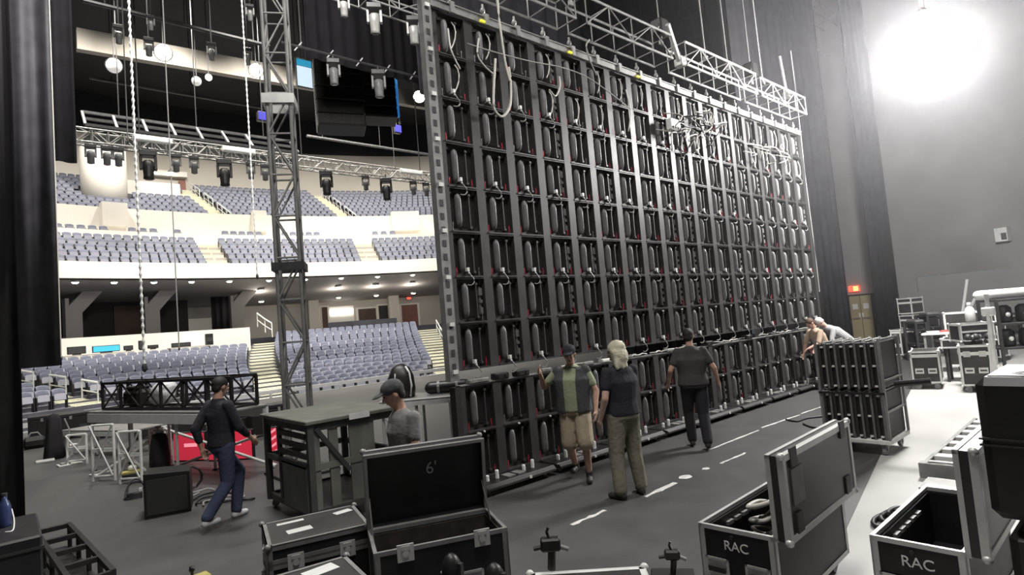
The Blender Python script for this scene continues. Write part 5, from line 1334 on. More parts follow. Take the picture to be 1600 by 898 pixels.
# black monitor with cable loops
a = PZ(226, 812); rzm = face(a)-.12; mo = thing('stage_monitor', 'black box monitor standing on the deck with cables around it', 'speaker', a, rzm)
q = MB(); q.prism([(0, 0), (.52, 0), (.52, .52), (0, .56)], 0, .50, Matrix(((1, 0, 0, 0), (0, 0, 1, 0), (0, 1, 0, 0), (0, 0, 0, 1)))); q.build('cabinet', 'plastic_black', mo)
q = MB(); q.bx(.03, .49, -.012, 0, .04, .48); q.build('grille', 'rubber', mo)
q = MB(); q.bx(-.05, .0, .02, .06, .36, .40); q.bx(-.012, 0, .02, .06, .2, .42); q.build('corner_plate', 'alu_white', mo)
for k in range(4):
    pts = [PZ(214, 775, .02)+V((.16*math.cos(t*.8)*(1-.1*k), .10*math.sin(t*.8), .02*k+.18*max(0, math.sin(t*.8))*(k % 2))) for t in range(10)]
    cable('floor_cable', 'black cable loop on the deck left of the black monitor', pts, .012, 'cable_black', 'cable', 'cable loops left of the monitor', 4)
for k in range(5):
    pts = [PZ(306+k*14, 772+k*3, .02)+V((.25*math.cos(t*.7+k), .16*math.sin(t*.9+k*2), .015*(t % 2))) for t in range(8)]
    cable('floor_cable', 'tangle of cable on the deck right of the black monitor', pts, .013, 'cable_black' if k % 3 else 'cable_grey', 'cable', 'cables right of the monitor', 4)
q = MB(); cp = PZ(296, 745, .2)
pts = [V((.17*math.cos(t*.66), 0, .17*math.sin(t*.66))) for t in range(11)]; q.path(pts, .02, 6); o = q.build('cable_coil', 'cable_black'); o.location = (cp.x, cp.y, .19); o.rotation_euler = (0, 0, face(cp)); tag(o, 'upright coil of black cable leaning behind the black monitor', 'cable')
a = PZ(250, 742); ds2 = thing('draped_stand', 'tall black cloth-draped stand right behind the black monitor', 'stand', a)
n = 14; vs = []
for z, r in ((.0, .15), (.3, .15), (.6, .13), (.70, .10), (.72, .03)):
    vs += [V((r*(1+.15*math.sin(3*2*math.pi*j/n+z*4))*math.cos(2*math.pi*j/n), r*(1+.15*math.sin(3*2*math.pi*j/n+z*4))*math.sin(2*math.pi*j/n), z)) for j in range(n)]
q = MB(); q.add(vs, [(i*n+j, i*n+(j+1) % n, (i+1)*n+(j+1) % n, (i+1)*n+j) for i in range(4) for j in range(n)]+[tuple(range(n-1, -1, -1)), tuple(range(4*n, 5*n))]); q.build('cloth', 'drape_black', ds2, True)
q = MB(); q.lathe([(.02, .72), (.02, .80), (.05, .81), (.05, .84)], 10); q.build('pole_top', 'alu_dull', ds2)
# black draped stand at far left
a = PZ(86, 716); ds = thing('draped_stand', 'tall black cloth-draped stand at the left by the platform', 'stand', a)
n = 16; vs = []
for z, r in ((.02, .20), (.3, .17), (.6, .14), (.85, .13), (.95, .08), (.98, .02)):
    vs += [V((r*(1+.12*math.sin(5*2*math.pi*j/n))*math.cos(2*math.pi*j/n), r*(1+.12*math.sin(5*2*math.pi*j/n))*math.sin(2*math.pi*j/n), z)) for j in range(n)]
q = MB(); q.add(vs, [(i*n+j, i*n+(j+1) % n, (i+1)*n+(j+1) % n, (i+1)*n+j) for i in range(5) for j in range(n)]+[tuple(range(n-1, -1, -1)), tuple(range(5*n, 6*n))]); q.build('cloth', 'drape_black', ds, True)
q = MB(); q.path([V((.18, -.1, .85)), V((.26, -.12, .6)), V((.24, -.1, .3)), V((.30, -.12, .02))], .016, 6); q.build('cord', 'cable_grey', ds)
q = MB(); q.cbox(-.34, -.02, -.36, -.16, 0, .04, .008); q.build('base_plate', 'alu_white', ds)
for i, (x, y, w_, d_, lb) in enumerate(((92, 730, .40, .30, 'pale flat plate on the deck beside the draped stand'), (146, 744, .36, .16, 'narrow pale plate on the deck below the folding frame'), (96, 700, .5, .2, 'thin pale plank lying by the low platform'))):
    p = PZ(x, y); o = thing('flat_plate', lb, 'plate', p, .1+.3*i); q = MB(); q.cbox(0, w_, 0, d_, 0, .025, .006); q.build('plate', 'alu_white', o); q = MB(); q.cbox(.04, w_*.5, .04, d_*.7, .025, .06, .006); q.build('bracket', 'alu_dull', o)
p = PZ(190, 752); o = thing('wood_block', 'yellow-topped block on the deck left of the black monitor', 'block', p, face(p)); q = MB(); q.cbox(0, .32, 0, .2, 0, .10, .01); q.build('block', 'steel_dark', o); q = MB(); q.bx(.0, .32, 0, .2, .10, .13); q.build('top', 'yellow_wood', o); q = MB(); q.ell((.16, .1, .18), (.07, .05, .05)); q.build('knob', 'alu_white', o, True)
p = PZ(34, 704); o = thing('soft_bag', 'low black equipment bag far back beside the left drape', 'bag', p, face(p)); q = MB(); q.cbox(0, .5, 0, .4, 0, .28, .08); q.build('body', 'plastic_black', o); q = MB(); q.path([V((.12, .2, .28)), V((.18, .2, .38)), V((.32, .2, .38)), V((.38, .2, .28))], .02, 6); q.build('handle', 'cable_grey', o)
# dark gear stored along the back of the deck behind the platform
rg = random.Random(21)
xs = [44, 92, 150, 205, 262, 330, 395]
for k, x in enumerate(xs):
    a = PZ(x, 690-rg.uniform(0, 5)); w_ = (PZ(x+46, 690)-PZ(x, 690)).length*rg.uniform(.85, .98); hh = rg.uniform(.42, .62)
    o = thing('gear_trunk', '%s black trunk from the left drape, in the row behind the platform' % ['first', 'second', 'third', 'fourth', 'fifth', 'sixth', 'seventh'][k], 'trunk', (a.x, a.y, 0), -.10)
    q = MB(); q.cbox(0, w_, 0, .6, .06, hh, .015); q.build('body', 'plastic_black', o)
    q = MB(); q.cbox(-.005, w_+.005, -.005, .605, hh+.003, hh+.10, .015); q.build('lid', 'case_black', o)
    for xx in (w_*.25, w_*.75):
        q = MB(); q.box((xx, -.012, hh-.01), (.06, .02, .09)); q.build('latch', 'alu_dull', o)
    for xx in (.06, w_-.06):
        for yy in (.06, .54): q = MB(); q.tube((xx, yy-.015, .03), (xx, yy+.015, .03), .03, 10); q.build('caster', 'caster_grey', o)
    q = MB(); q.bx(w_*.42, w_*.58, -.014, 0, hh*.5, hh*.62); q.build('handle', 'steel_dark', o)
# crowd barrier along the front of the house
bz = [PY(30, 651, 19.2), PY(600, 611, 19.2)]
cb = thing('front_rail', 'bright white rail along the front edge of the stage', 'railing', (-8, 18.15, 0))
for z, t in ((-.20, .20), (.14, .14)): q = MB(); q.bx(0, 22, -.04, .04, z, z+t); q.build('rail', 'white_paint', cb)
for k in range(16): q = MB(); q.bx(k*1.46, k*1.46+.07, -.05, .05, -1.2, .14); q.build('post', 'alu_white', cb)
# dark green equipment cart
gx0, gx1, gy0, gy1, GH = -1.82, -.70, .32, 1.80, 1.19
gc = thing('tall_cart', 'dark green wooden frame cart with a grey top behind the open flight case', 'cart', (gx0, gy0, 0))
GW, GD = gx1-gx0, gy1-gy0
q = MB(); q.cbox(-.03, GW+.03, -.03, GD+.03, GH-.05, GH, .01); q.build('top_board', 'cart_panel', gc)
for x in (0, GW-.07):
    for y in (0, GD-.07): q = MB(); q.bx(x, x+.07, y, y+.07, .10, GH-.05); q.build('post', 'cart_green', gc)
for z in (.12, .62, GH-.13):
    for y in (0.01, GD-.06): q = MB(); q.bx(.07, GW-.07, y, y+.05, z, z+.07); q.build('rail', 'cart_panel' if z == .62 else 'cart_green', gc)
    for x in (.01, GW-.06): q = MB(); q.bx(x, x+.05, .07, GD-.07, z, z+.07); q.build('rail', 'cart_panel' if z == .62 else 'cart_green', gc)
q = MB(); q.bar((.10, .02, GH-.1), (.48, .02, .55), .05); q.build('brace', 'steel_dark', gc)
q = MB(); q.bx(.5, GW-.30, .02, .04, .2, GH-.13); q.build('front_panel', 'cart_panel', gc)
q = MB(); q.bx(.07, .14, .02, .05, .15, GH-.13); q.build('slat', 'cart_panel', gc)
q = MB(); q.bx(.25, .36, .02, .05, .15, GH-.13); q.build('slat', 'cart_panel', gc)
for k in range(4): q = MB(); z = GH-.22-.11*k; q.bx(.0, .03, .10, GD-.5, z, z+.06); q.build('louvre', 'cart_green', gc)
q = MB(); q.bx(.0, .025, .10, GD-.62, .14, .66); q.build('side_panel', 'cart_panel', gc)
q = MB(); q.bx(.02, .05, GD-.52, GD-.45, .12, GH-.1); q.build('slat', 'cart_green', gc)
q = MB(); q.bx(.08, GW-.08, .08, GD-.08, .14, .17); q.build('floor_board', 'cart_green', gc)
for x in (.08, GW-.08):
    for y in (.08, GD-.08): caster(gc, x, y, .045)
q = MB(); q.box((.62, -.031, GH-.03), (.26, .004, .07)); q.build('label_strip', 'sticker', gc)
# stepped platform by the wall with a black dome and a roll
A = PZ(592, 628, 1.05); B = PZ(706, 618, 1.05)
o, rzq, LQ = platform('grey platform between the green cart and the video wall', A, B, 1.05, .9, 3, 'alu_white', True, .1)
ub = V((math.cos(rzq), math.sin(rzq), 0)); vb = V((-ub.y, ub.x, 0))
dp = V((A.x, A.y, 1.05))+ub*.30+vb*.4
dm = thing('black_dome', 'black domed fixture with a pale rim on the grey platform', 'stage light', dp, rzq)
q = MB(); q.loft([(V((0, 0, 0)), .20, .20), (V((0, 0, .12)), .22, .21), (V((0, 0, .34)), .20, .19), (V((0, 0, .48)), .14, .14), (V((0, 0, .54)), .05, .05)], sq=3); q.build('shell', 'plastic_black', dm, True)
q = MB(); q.path([V((.16, -.17, .02)), V((.19, -.16, .2)), V((.16, -.14, .40)), V((.10, -.10, .50))], .018, 6); q.build('rim', 'alu_white', dm, True)
q = MB(); q.path([V((-.06, -.215, .04)), V((-.07, -.21, .2)), V((-.06, -.17, .40))], .014, 6); q.build('stripe', 'alu_dull', dm, True)
rl = thing('black_roll', 'long black padded roll lying at the end of the grey platform', 'roll', dp+ub*.75-V((0, 0, 0))+vb*.0, rzq)
q = MB(); q.limb((-.28, 0, .11), (.28, 0, .11), .10, .10); q.build('roll', 'plastic_black', rl, True)
for x in (-.15, .15): q = MB(); q.tube((x-.02, 0, .11), (x+.02, 0, .11), .105, 14); q.build('strap', 'cable_grey', rl)
# ladder-like black frame at the lower left, and the box with the bottle
a, b = PZ(83, 826, .30), PZ(140, 897, .30); d = b-a; d.z = 0
lf = thing('cell_rack', 'black three-cell metal frame lying on the deck at the lower left', 'frame', (a.x, a.y, 0), math.atan2(d.y, d.x)); LF = d.length+.15
for y in (-.14, .14):
    for z in (.04, .30): q = MB(); q.bx(-.03, LF, y-.02, y+.02, z-.025, z+.025); q.build('rail', 'truss_black', lf)
for k in range(5):
    x = k*LF/4.0-.005
    for z in (.04, .30): q = MB(); q.bx(x-.025, x+.025, -.12, .12, z-.022, z+.022); q.build('rung', 'truss_black', lf)
    for y in (-.14, .14): q = MB(); q.bx(x-.02, x+.02, y-.018, y+.018, .065, .275); q.build('upright', 'truss_black', lf)
q = MB(); q.bx(0, LF-.05, -.11, .11, .068, .09); q.build('bottom_plate', 'case_black', lf)
a = PZ(58, 800, .80); bx_ = thing('black_crate', 'black crate at the lower left corner with a bottle on it', 'crate', (a.x-.62, a.y-.9, 0), .0)
q = MB(); q.cbox(0, .62, 0, .9, .0, .80, .015); q.build('body', 'case_black', bx_)
q = MB(); q.bx(.0, .63, -.01, .91, .70, .72); q.build('lid_seam', 'rubber', bx_)
q = MB(); q.bx(.20, .42, -.012, 0, .4, .5); q.build('handle', 'steel_dark', bx_)
bp_ = PZ(8, 822, .80); o = thing('blue_bottle', 'dark blue bottle standing on the black crate', 'bottle', bp_); q = MB(); q.lathe([(.038, 0), (.042, .01), (.042, .15), (.03, .19), (.018, .21), (.018, .24)], 16); q.build('body', 'bottle_blue', o, True); q = MB(); q.lathe([(.021, .24), (.021, .262)], 12); q.build('cap', 'steel_dark', o)
cable('thin_cord', 'thin white cord lying beside the blue bottle', [PZ(16, 800, .806)+V((.01, .03, .02)), PZ(22, 812, .81), PZ(20, 828, .808), PZ(8, 831, .808)], .005, 'print_white')
p = PZ(300, 893, .4); o = thing('wood_plank', 'short yellow wooden plank with a black knob at the lower edge', 'plank', (p.x, p.y, 0), face(p)+.3); q = MB(); q.cbox(-.15, .12, -.05, .05, .30, .36, .01); q.build('plank', 'yellow_wood', o); q = MB(); q.bx(-.13, .10, -.04, .04, 0, .30); q.build('block', 'steel_dark', o); q = MB(); q.lathe([(.012, .36), (.012, .40), (.022, .41), (.018, .44)], 10); q.build('knob', 'plastic_black', o, True)
# clamps on the nearest case at the lower edge
a = PZ(828, 897, .70); e = PZ(960, 889, .70); rzk = math.atan2(e.y-a.y, e.x-a.x)
closed_case('road_case', 'top of a dark flight case at the lower edge in front of the blond worker', (a.x-.0+math.sin(rzk)*.5, a.y-math.cos(rzk)*.5, 0), rzk, .62, .5, .57, tm='alu_white')
for k, (x, y, s) in enumerate(((862, 889, 1.0), (1052, 896, .75))):
    p = PZ(x, y, .71) if k == 0 else PZ(x, y, .66); o = thing('black_clamp', ['tall black clamp head standing on the case at the lower edge', 'small black clamp at the lower edge by the left RAC case'][k], 'clamp', (p.x, p.y, p.z), face(p))
    q = MB(); q.tube((0, 0, 0), (.01, 0, .10*s), .022*s, 10); q.build('stem', 'plastic_black', o)
    q = MB(); q.cbox(-.05*s, .06*s, -.03*s, .03*s, .10*s, .17*s, .01); q.build('body', 'plastic_black', o)
    q = MB(); q.tube((-.09*s, 0, .115*s), (-.02*s, 0, .125*s), .012*s, 8); q.build('lever', 'plastic_black', o)
    q = MB(); q.path([V((.0, 0, .17*s)), V((-.01*s, 0, .20*s)), V((.0, 0, .225*s))], .009*s, 6); q.build('hook', 'plastic_black', o)
    q = MB(); q.tube((.05*s, 0, .12*s), (.10*s, 0, .10*s), .012*s, 8); q.build('screw', 'alu_dull', o)
    if k == 1: q = MB(); q.cbox(-.12, .12, -.08, .08, -.66, 0, .01); q.build('stand_block', 'plastic_black', o)
# sound desks in the back of the stalls
def desk(x0, x1, y, label, items):
    a, b = PR(x0, y, 36.95), PR(x1, y, 36.95); z = 1.7; L = (b-a).length; rz = math.atan2(b.y-a.y, b.x-a.x); o = thing('control_desk', label, 'desk', (a.x, a.y, z), rz)
    q = MB(); q.bx(0, L, 0, .9, .72, .78); q.build('table_top', 'house_beige', o)
    for x in (.05, L-.1): q = MB(); q.bx(x, x+.05, .05, .85, 0, .72); q.build('leg', 'steel_dark', o)
    return V((a.x, a.y, z+.78)), V((math.cos(rz), math.sin(rz), 0)), rz
dz, du, dr_ = desk(98, 210, 548, 'long control desk at the back of the left stalls', None)
for k, (f, w_, h_, m, lb) in enumerate(((.3, .9, .5, 'plastic_black', 'black monitor at the left end of the control desk'), (1.5, 1.4, .45, 'screen_teal', 'lit teal screen on the control desk'), (3.1, .5, .35, 'plastic_black', 'small black device on the control desk'), (3.9, .25, .6, 'plastic_black', 'slim upright black device on the control desk'), (4.4, .6, .28, 'plastic_black', 'flat black device at the right end of the control desk'))):
    o = thing('desk_device', lb, 'screen' if k == 1 else 'device', dz+du*f+V((-du.y, du.x, 0))*.4, dr_)
    q = MB(); q.cbox(0, w_, 0, .12, .06, h_, .02); q.build('housing', 'plastic_black', o)
    q = MB(); q.bx(.04, w_-.04, -.012, 0, .1, h_-.04); q.build('face', m if k == 1 else 'steel_dark', o); q = MB(); q.bx(w_*.3, w_*.7, -.1, .2, 0, .06); q.build('foot', 'steel_dark', o)
dz, du, dr_ = desk(266, 330, 546, 'shorter control desk right of the dark steel rope', None)
for k, (f, w_, h_, lb) in enumerate(((.2, 1.1, .3, 'flat black console on the shorter control desk'), (2.2, .45, .75, 'upright black device on the shorter control desk'))):
    o = thing('desk_device', lb, 'device', dz+du*f+V((-du.y, du.x, 0))*.4, dr_)
    q = MB(); q.cbox(0, w_, 0, .3, 0, h_, .03); q.build('housing', 'plastic_black', o); q = MB(); q.bx(.05, w_-.05, -.012, 0, h_*.3, h_*.7); q.build('face', 'steel_dark', o)

# ================================================================ PEOPLE
def ik(a, t, l1, l2, pole):
    a, t = V(a), V(t); d = t-a; L = min(d.length, (l1+l2)*.999); u = d.normalized(); t2 = a+u*L
    x = (l1*l1-l2*l2+L*L)/(2*L); h = math.sqrt(max(0, l1*l1-x*x)); p = V(pole)-u*V(pole).dot(u); p.normalize()
    return a+u*x+p*h, t2
def finish(o, vox, it=3):
    m = o.modifiers.new('merge', 'REMESH'); m.mode = 'VOXEL'; m.voxel_size = vox; m.use_smooth_shade = True
    s = o.modifiers.new('soften', 'SMOOTH'); s.factor = .5; s.iterations = it
    return o
def hand(b, w_, dirv, palm, side, s=1.0, curl=.5):
    """palm block and five fingers; dirv along the hand, palm = direction the palm faces, side = towards the thumb"""
    d = V(dirv).normalized(); n = (V(palm)-d*V(palm).dot(d)).normalized(); t = (V(side)-d*V(side).dot(d)-n*V(side).dot(n)).normalized(); w_ = V(w_)
    R3 = Matrix((t, d, n)).transposed()
    b.ell(w_+d*.052*s, (.040*s, .055*s, .018*s), R3, 12, 8); b.limb(w_, w_+d*.04*s, .027*s, .030*s)
    for k, (off, ln) in enumerate(((.028, .075), (.010, .085), (-.009, .078), (-.027, .060))):
        p0 = w_+d*.088*s+t*off*s; p1 = p0+(d*math.cos(curl*.5)+n*math.sin(curl*.5))*ln*.5*s; p2 = p1+(d*math.cos(curl*1.3)+n*math.sin(curl*1.3))*ln*.5*s
        b.limb(p0-d*.02*s, p1, .0098*s, .009*s, 8); b.limb(p1, p2, .009*s, .0078*s, 8)
    q0 = w_+d*.03*s+t*.034*s; q1 = q0+(d*.7+t*.6+n*.25).normalized()*.038*s; q2 = q1+(d*.9+t*.15+n*.35).normalized()*.03*s
    b.limb(q0-t*.01*s, q1, .0125*s, .0105*s, 8); b.limb(q1, q2, .0105*s, .0088*s, 8)
def person(label, loc, rz, J=None, h=1.76, shirt='tee_black', trouser='denim', shoe='shoe_dark', skin='skin', hair=None, cap=None, vest=None, shorts=False, sleeve=.55, girth=1.0, head_yaw=0.0, head_tilt=0.0, hands=True, vox=.011, reach=None, beard=False, baggy=1.0):
    s = h/1.78; o = thing('person', label, 'person', loc, rz)
    D = dict(pelvis=(0, 0, .96), waist=(0, .01, 1.10), chest=(0, .0, 1.32), neck=(0, -.01, 1.50), head=(0, .03, 1.65),
             sL=(-.185, -.01, 1.43), sR=(.185, -.01, 1.43), eL=(-.25, -.04, 1.14), eR=(.25, -.04, 1.14), wL=(-.27, .05, .90), wR=(.27, .05, .90),
             hL=(-.09, 0, .94), hR=(.09, 0, .94), kL=(-.11, .03, .51), kR=(.11, .03, .51), aL=(-.12, -.02, .09), aR=(.12, -.02, .09), tL=(-.14, .14, .035), tR=(.14, .14, .035))
    if J: D.update(J)
    P = {k: V(v)*s for k, v in D.items()}
    if reach:                                  # (side, world target, pole)
        for sd, tgt, pole in reach:
            t = Matrix.Rotation(-rz, 3, 'Z') @ (V(tgt)-V(loc)); P['e'+sd], P['w'+sd] = ik(P['s'+sd], t, .29*s, .26*s, V(pole))
    rt = (P['sR']-P['sL']).normalized(); g = girth*s
    up = (P['head']-P['neck']).normalized(); fw = up.cross(rt).normalized(); fw = fw if fw.y > -2 else -fw
    hR = Matrix((rt, fw, rt.cross(fw))).transposed() @ Matrix.Rotation(head_yaw, 3, 'Z') @ Matrix.Rotation(head_tilt, 3, 'X')
    hc = P['head']; HL = lambda x, y, z: hc+hR @ (V((x, y, z))*s)
    b = MB()
    b.ell(hc+hR @ V((0, -.008*s, .018*s)), (.076*s, .094*s, .098*s), hR); b.ell(HL(0, .022, -.055), (.056*s, .066*s, .062*s), hR); b.ell(HL(0, .052, -.092), (.030*s, .026*s, .022*s), hR)
    b.limb(HL(0, .088, .012), HL(0, .107, -.026), .009*s, .0155*s, 8); b.ell(HL(0, .080, .028), (.05*s, .016*s, .012*s), hR)
    b.ell(HL(0, .078, -.062), (.024*s, .014*s, .011*s), hR)
    for sd in (-1, 1): b.ell(HL(sd*.077, -.005, -.008), (.011*s, .022*s, .033*s), hR, 8, 6); b.ell(HL(sd*.035, .068, -.022), (.024*s, .02*s, .02*s), hR, 8, 6)
    b.limb(P['neck']-(P['head']-P['neck'])*.25, HL(0, -.012, -.06), .060*s, .052*s)
    tor = [(P['pelvis']-(P['waist']-P['pelvis'])*.4, .13*g, .095*g), (P['pelvis'], .16*g, .11*g), (P['waist'], .145*g, .105*g), (P['chest'], .175*g, .115*g), (P['chest'].lerp(P['neck'], .5), .170*s, .088*s), (P['chest'].lerp(P['neck'], .8), .115*s, .075*s), (P['neck'], .066*s, .058*s)]
    b.loft(tor, rt)
    for sd in 'LR':
        b.limb(P['s'+sd], P['e'+sd], .052*s, .041*s); b.limb(P['e'+sd], P['w'+sd], .042*s, .027*s)
        dv = (P['w'+sd]-P['e'+sd]).normalized(); inw = rt if sd == 'L' else -rt
        hand(b, P['w'+sd], dv, inw if abs(dv.z) > .5 else V((0, 0, -1)), fw if abs(dv.z) > .5 else V((0, 0, 1)), s)
        b.limb(P['h'+sd], P['k'+sd], .082*s, .056*s); b.limb(P['k'+sd], P['k'+sd].lerp(P['a'+sd], .35), .055*s, .054*s); b.limb(P['k'+sd].lerp(P['a'+sd], .35), P['a'+sd], .053*s, .036*s); b.limb(P['a'+sd], P['a'+sd]-V((0, 0, .035))*s, .034*s, .03*s)
    body = finish(b.build('body', skin, o, True), vox*.85, 2)
    # eyes, brows and mouth
    for sd in (-1, 1):
        q = MB(); q.ell(HL(sd*.032, .085, .012), (.012*s, .008*s, .008*s), hR, 8, 6); q.build('eye', 'eye_dark', o, True)
    q = MB(); q.ell(HL(0, .091, -.062), (.022*s, .006*s, .005*s), hR, 8, 6); q.build('mouth', 'lip', o, True)
    # shirt
    c = MB(); e = .018*s
    hem = P['pelvis'].lerp(P['waist'], -.25)
    c.loft([(hem, .168*g+e, .122*g+e), (P['pelvis'], .168*g+e, .122*g+e), (P['waist'], .152*g+e, .118*g+e), (P['chest'], .180*g+e, .122*g+e), (P['chest'].lerp(P['neck'], .45), .180*s+e, .094*s+e), (P['chest'].lerp(P['neck'], .72), .148*s+e, .082*s+e), (P['chest'].lerp(P['neck'], .93), .088*s+e*.6, .068*s+e*.6), (P['neck']+(P['head']-P['neck'])*.08, .070*s, .062*s)], rt, 18, 2.1)
    for sd in 'LR':
        se = P['s'+sd].lerp(P['e'+sd], min(1, sleeve)); c.limb(P['s'+sd], se, .066*s, .062*s)
        if sleeve > 1: c.limb(P['e'+sd], P['e'+sd].lerp(P['w'+sd], sleeve-1), .056*s, .046*s)
    finish(c.build('shirt', shirt, o, True), vox, 3)
    if vest:
        c = MB(); e2 = .034*s
        c.loft([(hem-(P['waist']-hem)*.1, .172*g+e2, .122*g+e2), (P['pelvis'], .172*g+e2, .124*g+e2), (P['waist'], .156*g+e2, .120*g+e2), (P['chest'], .182*g+e2, .124*g+e2), (P['chest'].lerp(P['neck'], .45), .176*s+e2, .096*s+e2), (P['chest'].lerp(P['neck'], .72), .148*s+e2, .084*s+e2), (P['chest'].lerp(P['neck'], .90), .092*s+e2*.6, .072*s+e2*.6)], rt, 18, 2.1)
        for sd in 'LR': c.limb(P['s'+sd], P['s'+sd].lerp(P['e'+sd], .10), .070*s, .068*s)
        vo = finish(c.build('vest', vest, o, True), vox, 3)
        # open front: cut a wedge with a boolean block
        k_ = MB(); cc = P['waist'].lerp(P['chest'], .35)+V((.0, .16, .02))*s
        k_.box((0, 0, 0), (.17*s, .30*s, .80*s)); cu = k_.build('vest_opening', vest, o); cu.location = cc+V((0, .06, 0))*s
        me = cu.data; bo = vo.modifiers.new('open_front', 'BOOLEAN'); bo.operation = 'DIFFERENCE'; bo.object = cu; bo.solver = 'FAST'
        VESTS.append((vo, cu))
    # trousers
    c = MB()
    c.loft([(P['waist'].lerp(P['pelvis'], .55), .160*g+.008*s, .112*g+.008*s), (P['pelvis'], .170*g+.010*s, .120*g+.010*s), (P['pelvis']-(P['waist']-P['pelvis'])*.55, .150*g+.01*s, .115*g+.01*s)], rt)
    for sd in 'LR':
        if shorts:
            kk = P['h'+sd].lerp(P['k'+sd], .98); c.limb(P['h'+sd], kk, .108*s*baggy, .100*s*baggy)
        else:
            c.limb(P['h'+sd], P['k'+sd], .104*s*baggy, .080*s*baggy); c.limb(P['k'+sd], P['a'+sd]+V((0, 0, .02)), .079*s*baggy, .066*s*baggy)
    finish(c.build('shorts' if shorts else 'trousers', trouser, o, True), vox, 3)
    for sd in 'LR':
        c = MB(); a_, t_ = P['a'+sd], P['t'+sd]; dd = (t_-a_); dd.z = 0; dd = dd.normalized() if dd.length > 1e-4 else V((0, 1, 0))
        hz = a_.z-.09*s
        c.limb(a_+V((0, 0, -.045*s))-dd*.03*s, a_+V((0, 0, -.052*s))+dd*.13*s, .045*s, .038*s); c.limb(a_+V((0, 0, -.03*s))-dd*.01, a_+V((0, 0, .03*s)), .048*s, .05*s)
        if shorts: c.limb(a_, a_+V((0, 0, .05*s)), .048*s, .048*s)
        finish(c.build('shoe', shoe, o, True), vox*.9, 2)
    if hair:
        m, style = hair; c = MB()
        if style == 'short':
            c.ell(hc+hR @ V((0, -.020*s, .034*s)), (.086*s, .098*s, .092*s), hR); c.ell(HL(0, -.055, -.02), (.072*s, .05*s, .065*s), hR)
        elif style == 'long':
            c.ell(hc+hR @ V((0, -.020*s, .036*s)), (.102*s, .114*s, .103*s), hR); c.ell(HL(0, -.055, -.05), (.110*s, .078*s, .115*s), hR)
            for k in range(-3, 4): c.limb(HL(k*.032, -.075+abs(k)*.014, -.02), HL(k*.036, -.072+abs(k)*.016, -.185-.012*(k % 2)), .040*s, .026*s)
            for sd in (-1, 1): c.limb(HL(sd*.080, .0, .01), HL(sd*.086, .01, -.15), .032*s, .022*s)
        finish(c.build('hair', m, o, True), vox*.9, 2)
    if beard:
        c = MB(); c.ell(HL(0, .050, -.085), (.050*s, .045*s, .035*s), hR); finish(c.build('beard', 'hair_brown', o, True), vox*.9, 2)
    if cap:
        c = MB(); c.ell(hc+hR @ V((0, -.008*s, .052*s)), (.092*s, .106*s, .078*s), hR)
        c.ell(HL(0, .115, .042), (.070*s, .075*s, .012*s), hR); finish(c.build('cap', cap, o, True), vox*.8, 2)
    return o
VESTS = []
def gnd(x, y): p = PZ(x, y); return V((p.x, p.y, 0))
def toward(p, q): d = V(q)-V(p); return math.atan2(-d.x, d.y)    # heading: local +Y points from p to q
# capped worker, one hand on the wall
p = gnd(908, 752); hd = toward(p, CAM)
person('worker in cap, dark vest, green tee and khaki shorts, arm raised to the video wall', p, hd-.25,
       dict(kL=(-.13, .10, .52), aL=(-.12, -.0, .09), tL=(-.15, .15, .035), kR=(.10, .02, .50), aR=(.11, -.22, .16), tR=(.12, -.06, .06), eL=(-.30, -.02, 1.15), wL=(-.30, .10, .92)),
       1.76, 'tee_green', 'khaki', 'shoe_dark', 'skin', ('hair_dark', 'short'), 'tee_black', 'vest_slate', True, .62, 1.2, .1, 0, True, .012,
       reach=(('R', PD(844, 584, pix(p+V((0, 0, 1.5)))[2]-.02), (.75, -.1, -.75)),), baggy=1.12)
# blond worker seen from behind
p = (gnd(962, 778)+gnd(1010, 772))/2
person('worker with long blond hair, black tee and olive trousers, back turned', p, toward(p, (2.2, 3.0, 0)),
       dict(hL=(-.10, 0, .94), kL=(-.13, .02, .50), aL=(-.16, -.03, .09), tL=(-.22, .12, .035), kR=(.12, .02, .50), aR=(.15, -.01, .09), tR=(.21, .13, .035), eL=(-.27, -.05, 1.15), wL=(-.28, .06, .91), eR=(.22, .05, 1.15), wR=(.10, .22, 1.10)),
       1.78, 'tee_black', 'olive_trousers', 'shoe_dark', 'skin_light', ('hair_blond', 'long'), None, None, False, .58, 1.16, .45, 0, True, .012, baggy=1.13)
# dark-shirted worker walking off
p = (gnd(1080, 696)+gnd(1108, 703))/2
person('worker in a dark short-sleeved shirt and black trousers walking away along the wall', p, toward(p, p+(p-CAM))+.05,
       dict(kL=(-.10, .12, .53), aL=(-.09, .12, .10), tL=(-.10, .28, .05), kR=(.10, -.02, .50), aR=(.11, -.18, .12), tR=(.12, -.04, .04), eL=(-.31, -.08, 1.17), wL=(-.36, .08, .96), eR=(.31, -.04, 1.17), wR=(.36, .06, .95)),
       1.80, 'shirt_charcoal', 'black_trousers', 'shoe_dark', 'skin', ('hair_dark', 'short'), None, None, False, .62, 1.24, -.2, 0, True, .013, baggy=1.08)
